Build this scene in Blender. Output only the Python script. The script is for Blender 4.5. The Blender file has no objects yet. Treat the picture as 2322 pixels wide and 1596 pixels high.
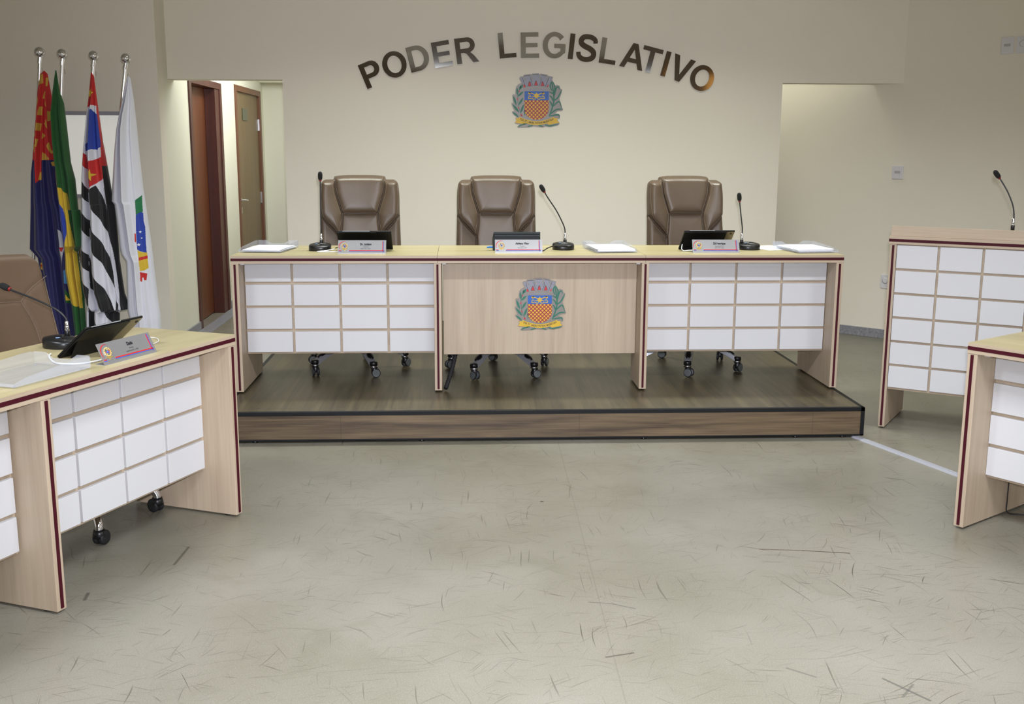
import bpy, math, random
import numpy as np
from mathutils import Vector, Matrix
from mathutils.geometry import tessellate_polygon

# ------------------------------------------------------------------ scene, camera, light
sc = bpy.context.scene
COL = sc.collection
sc.view_settings.view_transform = 'Standard'
sc.view_settings.look = 'None'
sc.view_settings.gamma = 1.0
sc.view_settings.use_curve_mapping = False
sc.view_settings.exposure = 0.22

H0, PITCH, YAW, ROLL, FPX = 1.4783, -0.18819, -0.04929, 0.00331, 2418.85
c_, s_ = math.cos(YAW), math.sin(YAW)
cp, sp = math.cos(PITCH), math.sin(PITCH)
R0 = Vector((c_, s_, 0)); F0 = Vector((-s_ * cp, c_ * cp, sp)); U0 = R0.cross(F0)
R1 = R0 * math.cos(ROLL) + U0 * math.sin(ROLL)
U1 = -R0 * math.sin(ROLL) + U0 * math.cos(ROLL)
cam_d = bpy.data.cameras.new('camera'); cam = bpy.data.objects.new('camera', cam_d); COL.objects.link(cam)
M = Matrix.Identity(4)
for i in range(3):
    M[i][0] = R1[i]; M[i][1] = U1[i]; M[i][2] = -F0[i]
M.translation = Vector((0, 0, H0))
cam.matrix_world = M
cam_d.sensor_width = 36; cam_d.lens = FPX / 2322 * 36; cam_d.clip_start = 0.05
sc.camera = cam

w = bpy.data.worlds.new('world'); sc.world = w; w.use_nodes = True
w.node_tree.nodes['Background'].inputs[0].default_value = (0.9, 0.93, 1.0, 1)
w.node_tree.nodes['Background'].inputs[1].default_value = 0.25

def area(name, loc, sx, sy, power, col, rot=(0, 0, 0)):
    l = bpy.data.lights.new(name, 'AREA'); l.shape = 'RECTANGLE'; l.size = sx; l.size_y = sy
    l.energy = power; l.color = col
    o = bpy.data.objects.new(name, l); COL.objects.link(o); o.location = loc; o.rotation_euler = rot
    return o
CEIL = 3.35
def louvre(x, y, power, spread=150, col=(.93, .985, 1.07), sx=1.25, sy=.3):
    o = area('ceiling_lamp', (x, y, CEIL - 0.03), sx, sy, power, col); o.data.spread = math.radians(spread); return o
for x in (-2.6, 0.9, 4.4):
    for y in (-1.6, 2.1):
        louvre(x, y, 100)
for x in (-.35, 1.55):                     # lamps above the dais
    o = louvre(x, 6.35, 31, 118, (.95, 1.0, .92)); o.name = 'dais_lamp'
# lamps of the side corridor and of the recess behind the back wall
area('corridor_lamp', (-1.36, 9.9, 2.57), 0.5, 2.4, 35, (0.95, 0.99, 1.02))
area('recess_lamp', (2.12, 8.85, 3.0), 0.25, 0.5, 8, (0.95, 1.0, .95))
# the photographer's flash, just above the lens
fl = bpy.data.lights.new('camera_flash', 'SPOT'); fl.energy = 525; fl.spot_size = math.radians(73); fl.spot_blend = 1.0
fl.shadow_soft_size = 0.03; fl.color = (.96, .98, 1.1)
flo = bpy.data.objects.new('camera_flash', fl); COL.objects.link(flo)
flo.location = Vector((0, 0, H0)) + U1 * 0.11 + R1 * 0.03
flo.rotation_euler = M.to_euler()

# ------------------------------------------------------------------ measured places
YD, ZP, DH = 5.735, 0.1634, 0.75           # main desk front plane, dais height, desk height
XD = (-1.2194, -0.1203, 1.0081, 2.1009)    # ends and joints of the main desk
YW, XL, ZH = 8.229, -2.147, 1.9765         # back wall plane, corridor wall plane, header underside
YF = 7.961                                 # window wall plane
T, LT = 0.0414, 0.0396                     # table top and leg thickness

# ------------------------------------------------------------------ materials
def s2l(c): return tuple(((x / 255) / 12.92 if x / 255 <= .04045 else (((x / 255) + .055) / 1.055) ** 2.4) for x in c)
MATS = {}
def newmat(name):
    m = bpy.data.materials.new(name); m.use_nodes = True
    return m, m.node_tree, m.node_tree.nodes['Principled BSDF']
def mat(name, rgb, rough=0.5, metal=0.0, noise=0.0, nscale=30, bump=0.0, bscale=200, spec=0.5, coat=0.0):
    if name in MATS: return MATS[name]
    m, nt, b = newmat(name)
    c = s2l(rgb)
    b.inputs['Base Color'].default_value = (*c, 1); b.inputs['Roughness'].default_value = rough
    b.inputs['Metallic'].default_value = metal; b.inputs['Specular IOR Level'].default_value = spec
    b.inputs['Coat Weight'].default_value = coat
    tc = nt.nodes.new('ShaderNodeTexCoord')
    if noise:
        n = nt.nodes.new('ShaderNodeTexNoise'); n.inputs['Scale'].default_value = nscale; n.inputs['Detail'].default_value = 4
        r = nt.nodes.new('ShaderNodeValToRGB')
        r.color_ramp.elements[0].position = .3; r.color_ramp.elements[1].position = .7
        r.color_ramp.elements[0].color = (*[x * (1 - noise) for x in c], 1)
        r.color_ramp.elements[1].color = (*[min(1, x * (1 + noise)) for x in c], 1)
        nt.links.new(tc.outputs['Object'], n.inputs['Vector']); nt.links.new(n.outputs['Fac'], r.inputs['Fac'])
        nt.links.new(r.outputs['Color'], b.inputs['Base Color'])
    if bump:
        n2 = nt.nodes.new('ShaderNodeTexNoise'); n2.inputs['Scale'].default_value = bscale; n2.inputs['Detail'].default_value = 6
        bp = nt.nodes.new('ShaderNodeBump'); bp.inputs['Strength'].default_value = bump; bp.inputs['Distance'].default_value = .002
        nt.links.new(tc.outputs['Object'], n2.inputs['Vector']); nt.links.new(n2.outputs['Fac'], bp.inputs['Height'])
        nt.links.new(bp.outputs['Normal'], b.inputs['Normal'])
    MATS[name] = m
    return m
def woodmat(name, dark, light, grain, scale=1.0, rough=.45, contrast=(.35, .65), board=None, coat=0):
    """grain: axis index along which the fibres run"""
    if name in MATS: return MATS[name]
    m, nt, b = newmat(name); N = nt.nodes; L = nt.links
    tc = N.new('ShaderNodeTexCoord')
    mp = N.new('ShaderNodeMapping'); sv = [22 * scale] * 3; sv[grain] = 1.1 * scale; mp.inputs['Scale'].default_value = sv
    L.new(tc.outputs['Object'], mp.inputs['Vector'])
    n1 = N.new('ShaderNodeTexNoise'); n1.inputs['Scale'].default_value = 1; n1.inputs['Detail'].default_value = 5; n1.inputs['Distortion'].default_value = .6
    L.new(mp.outputs[0], n1.inputs['Vector'])
    mp2 = N.new('ShaderNodeMapping'); sv = [120 * scale] * 3; sv[grain] = 4 * scale; mp2.inputs['Scale'].default_value = sv
    L.new(tc.outputs['Object'], mp2.inputs['Vector'])
    n2 = N.new('ShaderNodeTexNoise'); n2.inputs['Scale'].default_value = 1; n2.inputs['Detail'].default_value = 3
    L.new(mp2.outputs[0], n2.inputs['Vector'])
    mp3 = N.new('ShaderNodeMapping'); sv = [3.0 * scale] * 3; sv[grain] = .5 * scale; mp3.inputs['Scale'].default_value = sv
    L.new(tc.outputs['Object'], mp3.inputs['Vector'])
    n3 = N.new('ShaderNodeTexNoise'); n3.inputs['Scale'].default_value = 1; n3.inputs['Detail'].default_value = 2; n3.inputs['Distortion'].default_value = 1.5
    L.new(mp3.outputs[0], n3.inputs['Vector'])
    a = N.new('ShaderNodeMath'); a.operation = 'MULTIPLY_ADD'; a.inputs[1].default_value = .45
    L.new(n1.outputs['Fac'], a.inputs[0])
    a2 = N.new('ShaderNodeMath'); a2.operation = 'MULTIPLY_ADD'; a2.inputs[1].default_value = .25
    L.new(n2.outputs['Fac'], a2.inputs[0])
    a3 = N.new('ShaderNodeMath'); a3.operation = 'MULTIPLY'; a3.inputs[1].default_value = .3
    L.new(n3.outputs['Fac'], a3.inputs[0]); L.new(a3.outputs[0], a2.inputs[2]); L.new(a2.outputs[0], a.inputs[2])
    r = N.new('ShaderNodeValToRGB'); r.color_ramp.elements[0].position = contrast[0]; r.color_ramp.elements[1].position = contrast[1]
    r.color_ramp.elements[0].color = (*s2l(dark), 1); r.color_ramp.elements[1].color = (*s2l(light), 1)
    L.new(a.outputs[0], r.inputs['Fac'])
    out = r.outputs['Color']
    if board:                               # plank pattern: (brick length, row height, axes)
        bl, rh, ax = board
        sx = N.new('ShaderNodeSeparateXYZ'); cx = N.new('ShaderNodeCombineXYZ'); L.new(tc.outputs['Object'], sx.inputs[0])
        L.new(sx.outputs[ax[0]], cx.inputs[0]); L.new(sx.outputs[ax[1]], cx.inputs[1])
        bk = N.new('ShaderNodeTexBrick'); bk.inputs['Scale'].default_value = 1
        bk.inputs['Brick Width'].default_value = bl; bk.inputs['Row Height'].default_value = rh
        bk.inputs['Mortar Size'].default_value = .0012; bk.inputs['Mortar Smooth'].default_value = .3
        bk.inputs['Color1'].default_value = (1, 1, 1, 1); bk.inputs['Color2'].default_value = (.86, .86, .86, 1); bk.inputs['Mortar'].default_value = (.5, .5, .5, 1)
        L.new(cx.outputs[0], bk.inputs['Vector'])
        mx = N.new('ShaderNodeMix'); mx.data_type = 'RGBA'; mx.blend_type = 'MULTIPLY'; mx.inputs[0].default_value = 1
        L.new(out, mx.inputs[6]); L.new(bk.outputs['Color'], mx.inputs[7]); out = mx.outputs[2]
    L.new(out, b.inputs['Base Color']); b.inputs['Roughness'].default_value = rough; b.inputs['Coat Weight'].default_value = coat
    MATS[name] = m
    return m
LIGHT = ((166, 147, 125), (188, 170, 148))
W_X = woodmat('maple_laminate_x', *LIGHT, 0)
W_Z = woodmat('maple_laminate_z', *LIGHT, 2)
W_TOP = woodmat('maple_laminate_lamp_tint', (158, 145, 108), (182, 170, 131), 0, rough=.38)  # same laminate as the fronts; ceiling-lamp yellow is painted into its colour
W_DECK = woodmat('dais_vinyl_wood', (46, 40, 28), (92, 81, 57), 1, scale=1.0, rough=.36, contrast=(.36, .64), board=(1.2, .18, (1, 0)))
W_FASC = woodmat('dais_fascia_wood', (58, 44, 29), (112, 93, 68), 0, scale=1.2, rough=.5, contrast=(.36, .62), board=(1.22, .4, (0, 2)))
W_DOOR1 = woodmat('door_wood_orange', (82, 42, 18), (112, 60, 26), 2, rough=.4)
W_DOOR2 = woodmat('door_wood_tan', (106, 86, 56), (128, 106, 72), 2, rough=.45)
W_JAMB = woodmat('door_jamb_wood', (66, 28, 20), (88, 40, 28), 2, rough=.4)
W_FRAME = woodmat('door_frame_wood', (96, 58, 36), (118, 74, 46), 2, rough=.4)
WHITE = mat('white_laminate', (199, 198, 200), .4, noise=.01, nscale=3)
STRIPE = mat('burgundy_edge', (64, 10, 24), .6, spec=.2)
WALLM = mat('wall_paint', (228, 221, 206), .85, noise=.012, nscale=2, bump=.08, bscale=90)
WALLC = mat('wall_paint_corridor', (222, 220, 202), .85, noise=.012, nscale=2)
CEILM = mat('ceiling_paint', (205, 200, 188), .9, noise=.02, nscale=2)
BLACK = mat('black_plastic', (18, 18, 20), .35, noise=.05, nscale=40)
BLACKR = mat('black_rubber', (24, 24, 27), .6, noise=.05, nscale=40)
BTRIM = mat('black_trim', (14, 15, 17), .55, noise=.08, nscale=30, spec=.25)
CHROME = mat('chrome', (225, 225, 230), .07, 1.0, noise=.01)
ALU = mat('brushed_aluminium', (150, 152, 158), .32, .4, noise=.04, nscale=60)
SILVER = mat('silver_ring', (190, 192, 198), .22, 1.0, noise=.02)
MIRROR = mat('polished_steel', (168, 163, 158), .06, 1.0, noise=.015, nscale=4)
PLATE = mat('brushed_plate', (182, 182, 186), .34, .75, noise=.03, nscale=8)
LEATHER = mat('brown_leather', (88, 73, 59), .38, bump=.25, bscale=260, noise=.04, nscale=12)
LEATHER2 = mat('tan_brown_leather', (98, 78, 60), .5, bump=.2, bscale=300, noise=.03, nscale=12)
THREAD = mat('cream_thread', (128, 112, 98), .8, noise=.02)
GRANITE = mat('grey_granite', (134, 134, 140), .35, noise=.25, nscale=60)
PAPER = mat('white_paper', (236, 236, 242), .8, noise=.01)
SWITCHM = mat('switch_white', (214, 212, 216), .35, noise=.01)
CABW = mat('white_cable', (230, 230, 232), .4, noise=.01)
RED = mat('red_paint', (190, 30, 34), .45, noise=.02)
BLUE = mat('blue_paint', (26, 88, 168), .45, noise=.02)
YELLOW = mat('yellow_paint', (208, 168, 36), .45, noise=.02)
LRED = mat('lattice_red', (150, 24, 44), .45, noise=.02)
GREEN = mat('green_paint', (22, 104, 82), .45, noise=.06)
INK = mat('ink', (24, 24, 30), .5, noise=.01)
GREYC = mat('crown_grey', (128, 128, 138), .45, .2, noise=.45, nscale=260)
EMB = mat('emblem_steel', (126, 121, 116), .4, .2, noise=.03)
GOLD = mat('gold_relief', (226, 196, 120), .3, .7, noise=.2, nscale=300)
RIMB = mat('stripe_blue', (60, 84, 170), .45, noise=.02)
BLUEC = mat('blue_cable', (20, 110, 190), .4, noise=.02)
DARKEDGE = mat('navy_edge', (30, 34, 70), .4, noise=.02)
SIGN = mat('dark_sign_plate', (84, 88, 66), .3, .4, noise=.05)
TABLET = mat('tablet_case_black', (8, 8, 10), .45, noise=.05, spec=.25)
TABGOLD = mat('tablet_back_olive', (126, 116, 92), .32, .6, noise=.03)

def acrylic():
    m, nt, b = newmat('clear_acrylic'); N = nt.nodes; L = nt.links
    tr = N.new('ShaderNodeBsdfTransparent'); tr.inputs[0].default_value = (.93, .94, .97, 1)
    b.inputs['Base Color'].default_value = (.75, .76, .8, 1); b.inputs['Roughness'].default_value = .12
    no = N.new('ShaderNodeTexNoise'); no.inputs['Scale'].default_value = 14
    rg = N.new('ShaderNodeMapRange'); rg.inputs[3].default_value = .12; rg.inputs[4].default_value = .2
    L.new(no.outputs['Fac'], rg.inputs[0])
    mx = N.new('ShaderNodeMixShader'); L.new(rg.outputs[0], mx.inputs[0]); L.new(tr.outputs[0], mx.inputs[1]); L.new(b.outputs[0], mx.inputs[2])
    L.new(mx.outputs[0], N['Material Output'].inputs[0])
    return m
ACRYL = acrylic()

def floormat():
    m, nt, b = newmat('scuffed_vinyl_floor'); N = nt.nodes; L = nt.links
    tc = N.new('ShaderNodeTexCoord'); P = tc.outputs['Object']
    def noise(scale, detail=3, vec=None, dist=0):
        n = N.new('ShaderNodeTexNoise'); n.inputs['Scale'].default_value = scale; n.inputs['Detail'].default_value = detail
        n.inputs['Distortion'].default_value = dist; L.new(vec or P, n.inputs['Vector']); return n.outputs['Fac']
    def rng(x, a, b_, c=0, d=1):
        n = N.new('ShaderNodeMapRange'); L.new(x, n.inputs[0])
        for i, v in zip((1, 2, 3, 4), (a, b_, c, d)): n.inputs[i].default_value = v
        return n.outputs[0]
    def math_(op, a, b_=None, c=None):
        n = N.new('ShaderNodeMath'); n.operation = op
        for i, v in enumerate((a, b_, c)):
            if v is None: continue
            if isinstance(v, (int, float)): n.inputs[i].default_value = v
            else: L.new(v, n.inputs[i])
        return n.outputs[0]
    def mix(f, a, b_):
        n = N.new('ShaderNodeMix'); n.data_type = 'RGBA'; L.new(f, n.inputs[0]) if not isinstance(f, float) else None
        if isinstance(a, tuple): n.inputs[6].default_value = (*a, 1)
        else: L.new(a, n.inputs[6])
        if isinstance(b_, tuple): n.inputs[7].default_value = (*b_, 1)
        else: L.new(b_, n.inputs[7])
        return n.outputs[2]
    base = mix(rng(noise(1.1, 4), .3, .7), s2l((110, 105, 90)), s2l((128, 123, 111)))
    base = mix(math_('MULTIPLY', rng(noise(300, 2), .54, .70), .42), base, s2l((156, 155, 148)))
    base = mix(math_('MULTIPLY', rng(noise(240, 2), .56, .70), .3), base, s2l((82, 78, 68)))
    base = mix(math_('MULTIPLY', rng(noise(3.2, 4, dist=.8), .58, .78), .3), base, s2l((86, 82, 64)))
    # fine scratches in several directions, patchy
    def streaks(ang, sl, sw, seed, lo, hi, dist):
        mp = N.new('ShaderNodeMapping'); mp.inputs['Rotation'].default_value = (0, 0, math.radians(ang))
        L.new(P, mp.inputs['Vector'])
        wv = N.new('ShaderNodeTexNoise'); wv.inputs['Scale'].default_value = 1.4; L.new(mp.outputs[0], wv.inputs['Vector'])
        ad = N.new('ShaderNodeVectorMath'); ad.operation = 'MULTIPLY_ADD'; L.new(wv.outputs['Color'], ad.inputs[0]); ad.inputs[1].default_value = (dist, dist, 0); L.new(mp.outputs[0], ad.inputs[2])
        m2 = N.new('ShaderNodeMapping'); m2.inputs['Scale'].default_value = (sl, sw, 1); m2.inputs['Location'].default_value = (seed, seed * 1.7, 0)
        L.new(ad.outputs[0], m2.inputs['Vector'])
        f = noise(1, 1, m2.outputs[0]); return rng(f, lo, hi)
    tot = None
    for i, (ang, sl, sw, lo, d) in enumerate([(8, 3, 200, .715, .25), (52, 3.4, 180, .712, .3), (-38, 4, 200, .70, .3), (88, 3, 120, .695, .25), (-12, 2.4, 220, .70, .2), (28, 5, 110, .705, .3), (-65, 5, 190, .705, .3), (18, 6, 200, .695, .35), (-25, 7, 190, .695, .35)]):
        st = streaks(ang, sl, sw, 3.1 * i + 1, lo, lo + .06, d)
        tot = st if tot is None else math_('MAXIMUM', tot, st)
    pat = rng(noise(.9, 3), .35, .62, .5, 1)
    base = mix(math_('MULTIPLY', math_('MULTIPLY', tot, pat), .8), base, s2l((62, 57, 44)))
    # named black heel marks and the sheet seams
    sx = N.new('ShaderNodeSeparateXYZ'); L.new(P, sx.inputs[0]); X, Y = sx.outputs[0], sx.outputs[1]
    def seg(x0, y0, x1, y1, wd):
        dx, dy = x1 - x0, y1 - y0; l2 = dx * dx + dy * dy
        ax = math_('SUBTRACT', X, x0); ay = math_('SUBTRACT', Y, y0)
        t = math_('DIVIDE', math_('ADD', math_('MULTIPLY', ax, dx), math_('MULTIPLY', ay, dy)), l2)
        n = N.new('ShaderNodeClamp'); L.new(t, n.inputs[0]); t = n.outputs[0]
        ex = math_('SUBTRACT', ax, math_('MULTIPLY', t, dx)); ey = math_('SUBTRACT', ay, math_('MULTIPLY', t, dy))
        d = math_('SQRT', math_('ADD', math_('MULTIPLY', ex, ex), math_('MULTIPLY', ey, ey)))
        return rng(d, wd * .5, wd, 1, 0)
    for (a, b_, wd, k, colr) in [((1.121, 3.759), (1.28, 3.738), .005, .75, (86, 60, 40)), ((1.28, 3.738), (1.445, 3.705), .005, .85, (70, 52, 40)),
        ((.427, 2.918), (.511, 2.942), .005, .7, (82, 72, 64)), ((1.197, 2.754), (1.277, 2.629), .006, .6, (92, 90, 90)),
        ((.421, 3.31), (.5, 3.292), .004, .6, (96, 92, 86)), ((.5, 3.292), (.567, 3.252), .004, .6, (96, 92, 86)), ((.942, 2.828), (1.008, 2.772), .005, .5, (100, 98, 92)),
        ((-1.036, 3.694), (-1.027, 3.868), .007, .6, (84, 76, 64)), ((-1.253, 3.396), (-1.26, 3.451), .008, .6, (80, 74, 66)), ((1.211, 2.651), (1.268, 2.718), .005, .5, (100, 98, 94)),
        ((.499, 5.3), (.42, 1.5), .0022, .3, (112, 104, 84)), ((.343, 4.342), (.3455, 4.342), .009, .9, (30, 30, 30)),
        ((-4, 4.29), (6, 4.40), .003, .3, (120, 110, 84))]:
        base = mix(math_('MULTIPLY', seg(*a, *b_, wd), k), base, s2l(tuple(c * .68 for c in colr)))
    L.new(base, b.inputs['Base Color'])
    L.new(rng(noise(2.2, 3), .3, .7, .3, .42), b.inputs['Roughness'])
    bp = N.new('ShaderNodeBump'); bp.inputs['Strength'].default_value = .12; bp.inputs['Distance'].default_value = .001
    L.new(noise(180, 2), bp.inputs['Height']); L.new(bp.outputs[0], b.inputs['Normal'])
    return m
FLOORM = floormat()

def emis(name, rgb, k):
    m, nt, b = newmat(name); b.inputs['Base Color'].default_value = (*s2l(rgb), 1)
    b.inputs['Emission Color'].default_value = (*s2l(rgb), 1); b.inputs['Emission Strength'].default_value = k
    return m

# ------------------------------------------------------------------ mesh helpers
class MB:
    def __init__(s): s.v = []; s.f = []; s.mi = []; s.mats = []; s.sm = []
    def _m(s, m):
        if m is None: return 0
        if m not in s.mats: s.mats.append(m)
        return s.mats.index(m)
    def add(s, verts, faces, m=None, smooth=False, T_=None):
        o = len(s.v); k = s._m(m)
        for p in verts:
            p = Vector(p)
            if T_ is not None: p = T_ @ p
            s.v.append(tuple(p))
        for f in faces: s.f.append(tuple(i + o for i in f)); s.mi.append(k); s.sm.append(smooth)
        return s
    def box(s, x0, x1, y0, y1, z0, z1, m=None, T_=None):
        v = [(x, y, z) for x in (x0, x1) for y in (y0, y1) for z in (z0, z1)]
        return s.add(v, [(0, 1, 3, 2), (4, 6, 7, 5), (0, 4, 5, 1), (2, 3, 7, 6), (0, 2, 6, 4), (1, 5, 7, 3)], m, False, T_)
    def tube(s, pts, r, m=None, n=10, caps=True, smooth=True, T_=None, flat=1.0):
        pts = [Vector(p) for p in pts]; rs = r if isinstance(r, (list, tuple)) else [r] * len(pts)
        up = None; V = []; F = []
        for i, p in enumerate(pts):
            d = (pts[min(i + 1, len(pts) - 1)] - pts[max(i - 1, 0)])
            if d.length < 1e-9: d = Vector((0, 0, 1))
            d.normalize()
            if up is None:
                up = Vector((0, 0, 1)) if abs(d.z) < .9 else Vector((0, 1, 0))
            a = d.cross(up)
            if a.length < 1e-5: a = d.cross(Vector((1, 0, 0)))
            a.normalize(); b = a.cross(d).normalized(); up = b
            for k in range(n):
                t = 2 * math.pi * k / n
                V.append(p + a * math.cos(t) * rs[i] + b * math.sin(t) * rs[i] * flat)
        for i in range(len(pts) - 1):
            for k in range(n):
                q = i * n + k; q2 = i * n + (k + 1) % n
                F.append((q, q2, q2 + n, q + n))
        s.add(V, F, m, smooth, T_)
        if caps:
            o = len(pts) - 1
            s.add(V[:n], [tuple(range(n - 1, -1, -1))], m, False, T_)
            s.add(V[o * n:], [tuple(range(n))], m, False, T_)
        return s
    def lathe(s, prof, m=None, n=24, T_=None, smooth=True):
        V = []; F = []
        for (r, z) in prof:
            for k in range(n):
                t = 2 * math.pi * k / n; V.append((r * math.cos(t), r * math.sin(t), z))
        for i in range(len(prof) - 1):
            for k in range(n):
                q = i * n + k; q2 = i * n + (k + 1) % n
                F.append((q, q2, q2 + n, q + n))
        F.append(tuple(range(n - 1, -1, -1))); F.append(tuple((len(prof) - 1) * n + k for k in range(n)))
        return s.add(V, F, m, smooth, T_)
    def sphere(s, c, r, m=None, n=20, T_=None, sc_=(1, 1, 1)):
        prof = []; k = n // 2; V = []; F = []
        for i in range(k + 1):
            a = math.pi * i / k
            for j in range(n):
                t = 2 * math.pi * j / n
                V.append((c[0] + r * sc_[0] * math.sin(a) * math.cos(t), c[1] + r * sc_[1] * math.sin(a) * math.sin(t), c[2] - r * sc_[2] * math.cos(a)))
        for i in range(k):
            for j in range(n):
                q = i * n + j; q2 = i * n + (j + 1) % n
                F.append((q, q2, q2 + n, q + n))
        return s.add(V, F, m, True, T_)
    def prism(s, polys, d0, d1, m=None, T_=None):
        """polys: list of closed 2-D outlines (outer first, then holes); extruded from d0 (front) to d1 along local y; outline in x,z"""
        vl = [[Vector((x, z, 0)) for x, z in P] for P in polys]
        tris = tessellate_polygon(vl); flat = [p for P in polys for p in P]; n = len(flat)
        V = [(x, d0, z) for x, z in flat] + [(x, d1, z) for x, z in flat]
        F = []
        for t in tris:
            a, b, c = [flat[i] for i in t]
            ar = (b[0] - a[0]) * (c[1] - a[1]) - (b[1] - a[1]) * (c[0] - a[0])
            t = tuple(t) if ar > 0 else tuple(reversed(t))
            F.append(t); F.append(tuple(i + n for i in reversed(t)))
        o = 0
        for P in polys:
            k = len(P); ar = sum(P[i][0] * P[(i + 1) % k][1] - P[(i + 1) % k][0] * P[i][1] for i in range(k))
            for i in range(k):
                a, b = o + i, o + (i + 1) % k
                F.append((b, a, a + n, b + n) if ar > 0 else (a, b, b + n, a + n))
            o += k
        return s.add(V, F, m, False, T_)
    def grid(s, P, m=None, smooth=True, closed_u=False, T_=None):
        """P[i][j] -> point"""
        nu, nv = len(P), len(P[0]); V = [p for r in P for p in r]; F = []
        for i in range(nu if closed_u else nu - 1):
            for j in range(nv - 1):
                a = i * nv + j; b = ((i + 1) % nu) * nv + j
                F.append((a, b, b + 1, a + 1))
        return s.add(V, F, m, smooth, T_)
    def build(s, name, m=None, parent=None, bevel=0, seg=2, kind=None):
        me = bpy.data.meshes.new(name); me.from_pydata(s.v, [], s.f)
        if s.mats:
            for k in s.mats: me.materials.append(k)
            me.polygons.foreach_set('material_index', s.mi)
        else: me.materials.append(m)
        me.polygons.foreach_set('use_smooth', s.sm); me.update()
        o = bpy.data.objects.new(name, me); COL.objects.link(o)
        if parent is not None: o.parent = parent
        if bevel:
            b = o.modifiers.new('bevel', 'BEVEL'); b.width = bevel; b.segments = seg; b.limit_method = 'ANGLE'; b.angle_limit = math.radians(40)
        if kind: o['kind'] = kind
        return o
def struct(name, mb, m=None, parent=None, bevel=0):
    return mb.build(name, m, parent, bevel, kind=None if parent else 'structure')
def thing(name, label, cat, loc=(0, 0, 0), rz=0, group=None):
    o = bpy.data.objects.new(name, None); COL.objects.link(o); o.empty_display_size = .05
    o.location = loc; o.rotation_euler = (0, 0, rz); o['label'] = label; o['category'] = cat
    if group: o['group'] = group
    return o
def tag(o, label, cat, group=None):
    o['label'] = label; o['category'] = cat
    if group: o['group'] = group
    return o
def dup(root, loc, rz, label):
    r = root.copy(); COL.objects.link(r); r.location = loc; r.rotation_euler = (0, 0, rz); r['label'] = label
    for ch in list(root.children):
        c = ch.copy(); COL.objects.link(c); c.parent = r
        for g in list(ch.children):
            d = g.copy(); COL.objects.link(d); d.parent = c
    return r
def smoothpath(P, k=8):
    P = [Vector(p) for p in P]; out = []
    for i in range(len(P) - 1):
        p0, p1, p2, p3 = P[max(i - 1, 0)], P[i], P[i + 1], P[min(i + 2, len(P) - 1)]
        for j in range(k):
            t = j / k
            out.append(.5 * ((2 * p1) + (p2 - p0) * t + (2 * p0 - 5 * p1 + 4 * p2 - p3) * t * t + (-p0 + 3 * p1 - 3 * p2 + p3) * t ** 3))
    out.append(P[-1]); return out

# ------------------------------------------------------------------ the room
XR1, YR1 = 3.393, 8.229                    # oblique right wall starts on the header plane
struct('floor', MB().box(-6, 7.2, -4, 12.3, -.1, 0), FLOORM)
struct('ceiling', MB().box(-6, 7.2, -4, YW + .2, CEIL, CEIL + .1), CEILM)
# back wall: solid middle with two headers bridging the openings
XJA, XJB = -1.307, 2.457
polyw = [(XJA, 0), (XJB, 0), (XJB, ZH), (3.50, ZH), (3.50, CEIL), (XL, CEIL), (XL, ZH), (XJA, ZH)]
struct('wall_back', MB().prism([polyw], YW, YW + .17), WALLM)
# window wall on the left (with opening) and its return
wx0, wx1, wz0, wz1 = -2.885, -2.41, 1.14, 1.71
struct('wall_left', MB().prism([[(-6, 0), (XL, 0), (XL, CEIL), (-6, CEIL)], [(wx0, wz0), (wx0, wz1), (wx1, wz1), (wx1, wz0)]], YF, YF + .15)
       , WALLM)
D1 = (8.81, 9.985, 2.045); D2 = (10.6, 11.93, 2.075)
mbw = MB()
# corridor wall in the plane x = XL with the two door openings (outline in y,z -> prism rotated)
Tc = Matrix.Translation((XL, 0, 0)) @ Matrix.Rotation(math.radians(90), 4, 'Z')
mbw.prism([[(YF + .15, 0), (D1[0], 0), (D1[0], D1[2]), (D1[1], D1[2]), (D1[1], 0), (D2[0], 0), (D2[0], D2[2]), (D2[1], D2[2]), (D2[1], 0), (12.12, 0), (12.12, CEIL), (YF + .15, CEIL)]], 0, .25, None, Tc)
struct('wall_corridor', mbw, WALLC)
struct('wall_corridor_end', MB().box(XL - .3, -.9, 12.12, 12.25, 0, 2.6), WALLC)
struct('wall_corridor_inner', MB().box(-1.0, -.9, YW + .17, 12.12, 0, 2.6), WALLC)
struct('ceiling_corridor', MB().box(XL, -1.0, YW + .17, 12.12, 2.6, 2.68), CEILM)
# dropped lintel deep in the corridor (its underside shows as the olive strip)
struct('trim_3', MB().box(XL + .0, -1.0, 11.95, 12.12, 2.173, 2.6), WALLC)
# oblique right wall
Tr = Matrix.Translation((XR1, YR1, 0)) @ Matrix.Rotation(math.radians(-45), 4, 'Z')
struct('wall_right', MB().box(-2.2, 4.6, 0, .15, 0, CEIL, None, Tr), WALLM)
struct('ceiling_recess', MB().box(XJB - .6, 3.5, YW + .17, 10.2, CEIL, CEIL + .05), CEILM)
struct('wall_recess_inner', MB().box(XJB - .55, XJB - .45, YW + .17, 10.2, 0, CEIL), WALLC)
qx, qy = XR1 + 4.6 * math.cos(math.radians(-45)), YR1 + 4.6 * math.sin(math.radians(-45))
struct('wall_right_front', MB().box(qx, qx + .15, -4, qy, 0, CEIL), WALLM)
struct('wall_left_side', MB().box(-6.15, -6, -4, YF + .15, 0, CEIL), WALLM)
REAR = mat('rear_wall_paint', (140, 128, 112), .8, noise=.1, nscale=1.5)
struct('wall_rear', MB().box(-6, 7.2, -4.15, -4, 0, CEIL), REAR)
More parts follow.
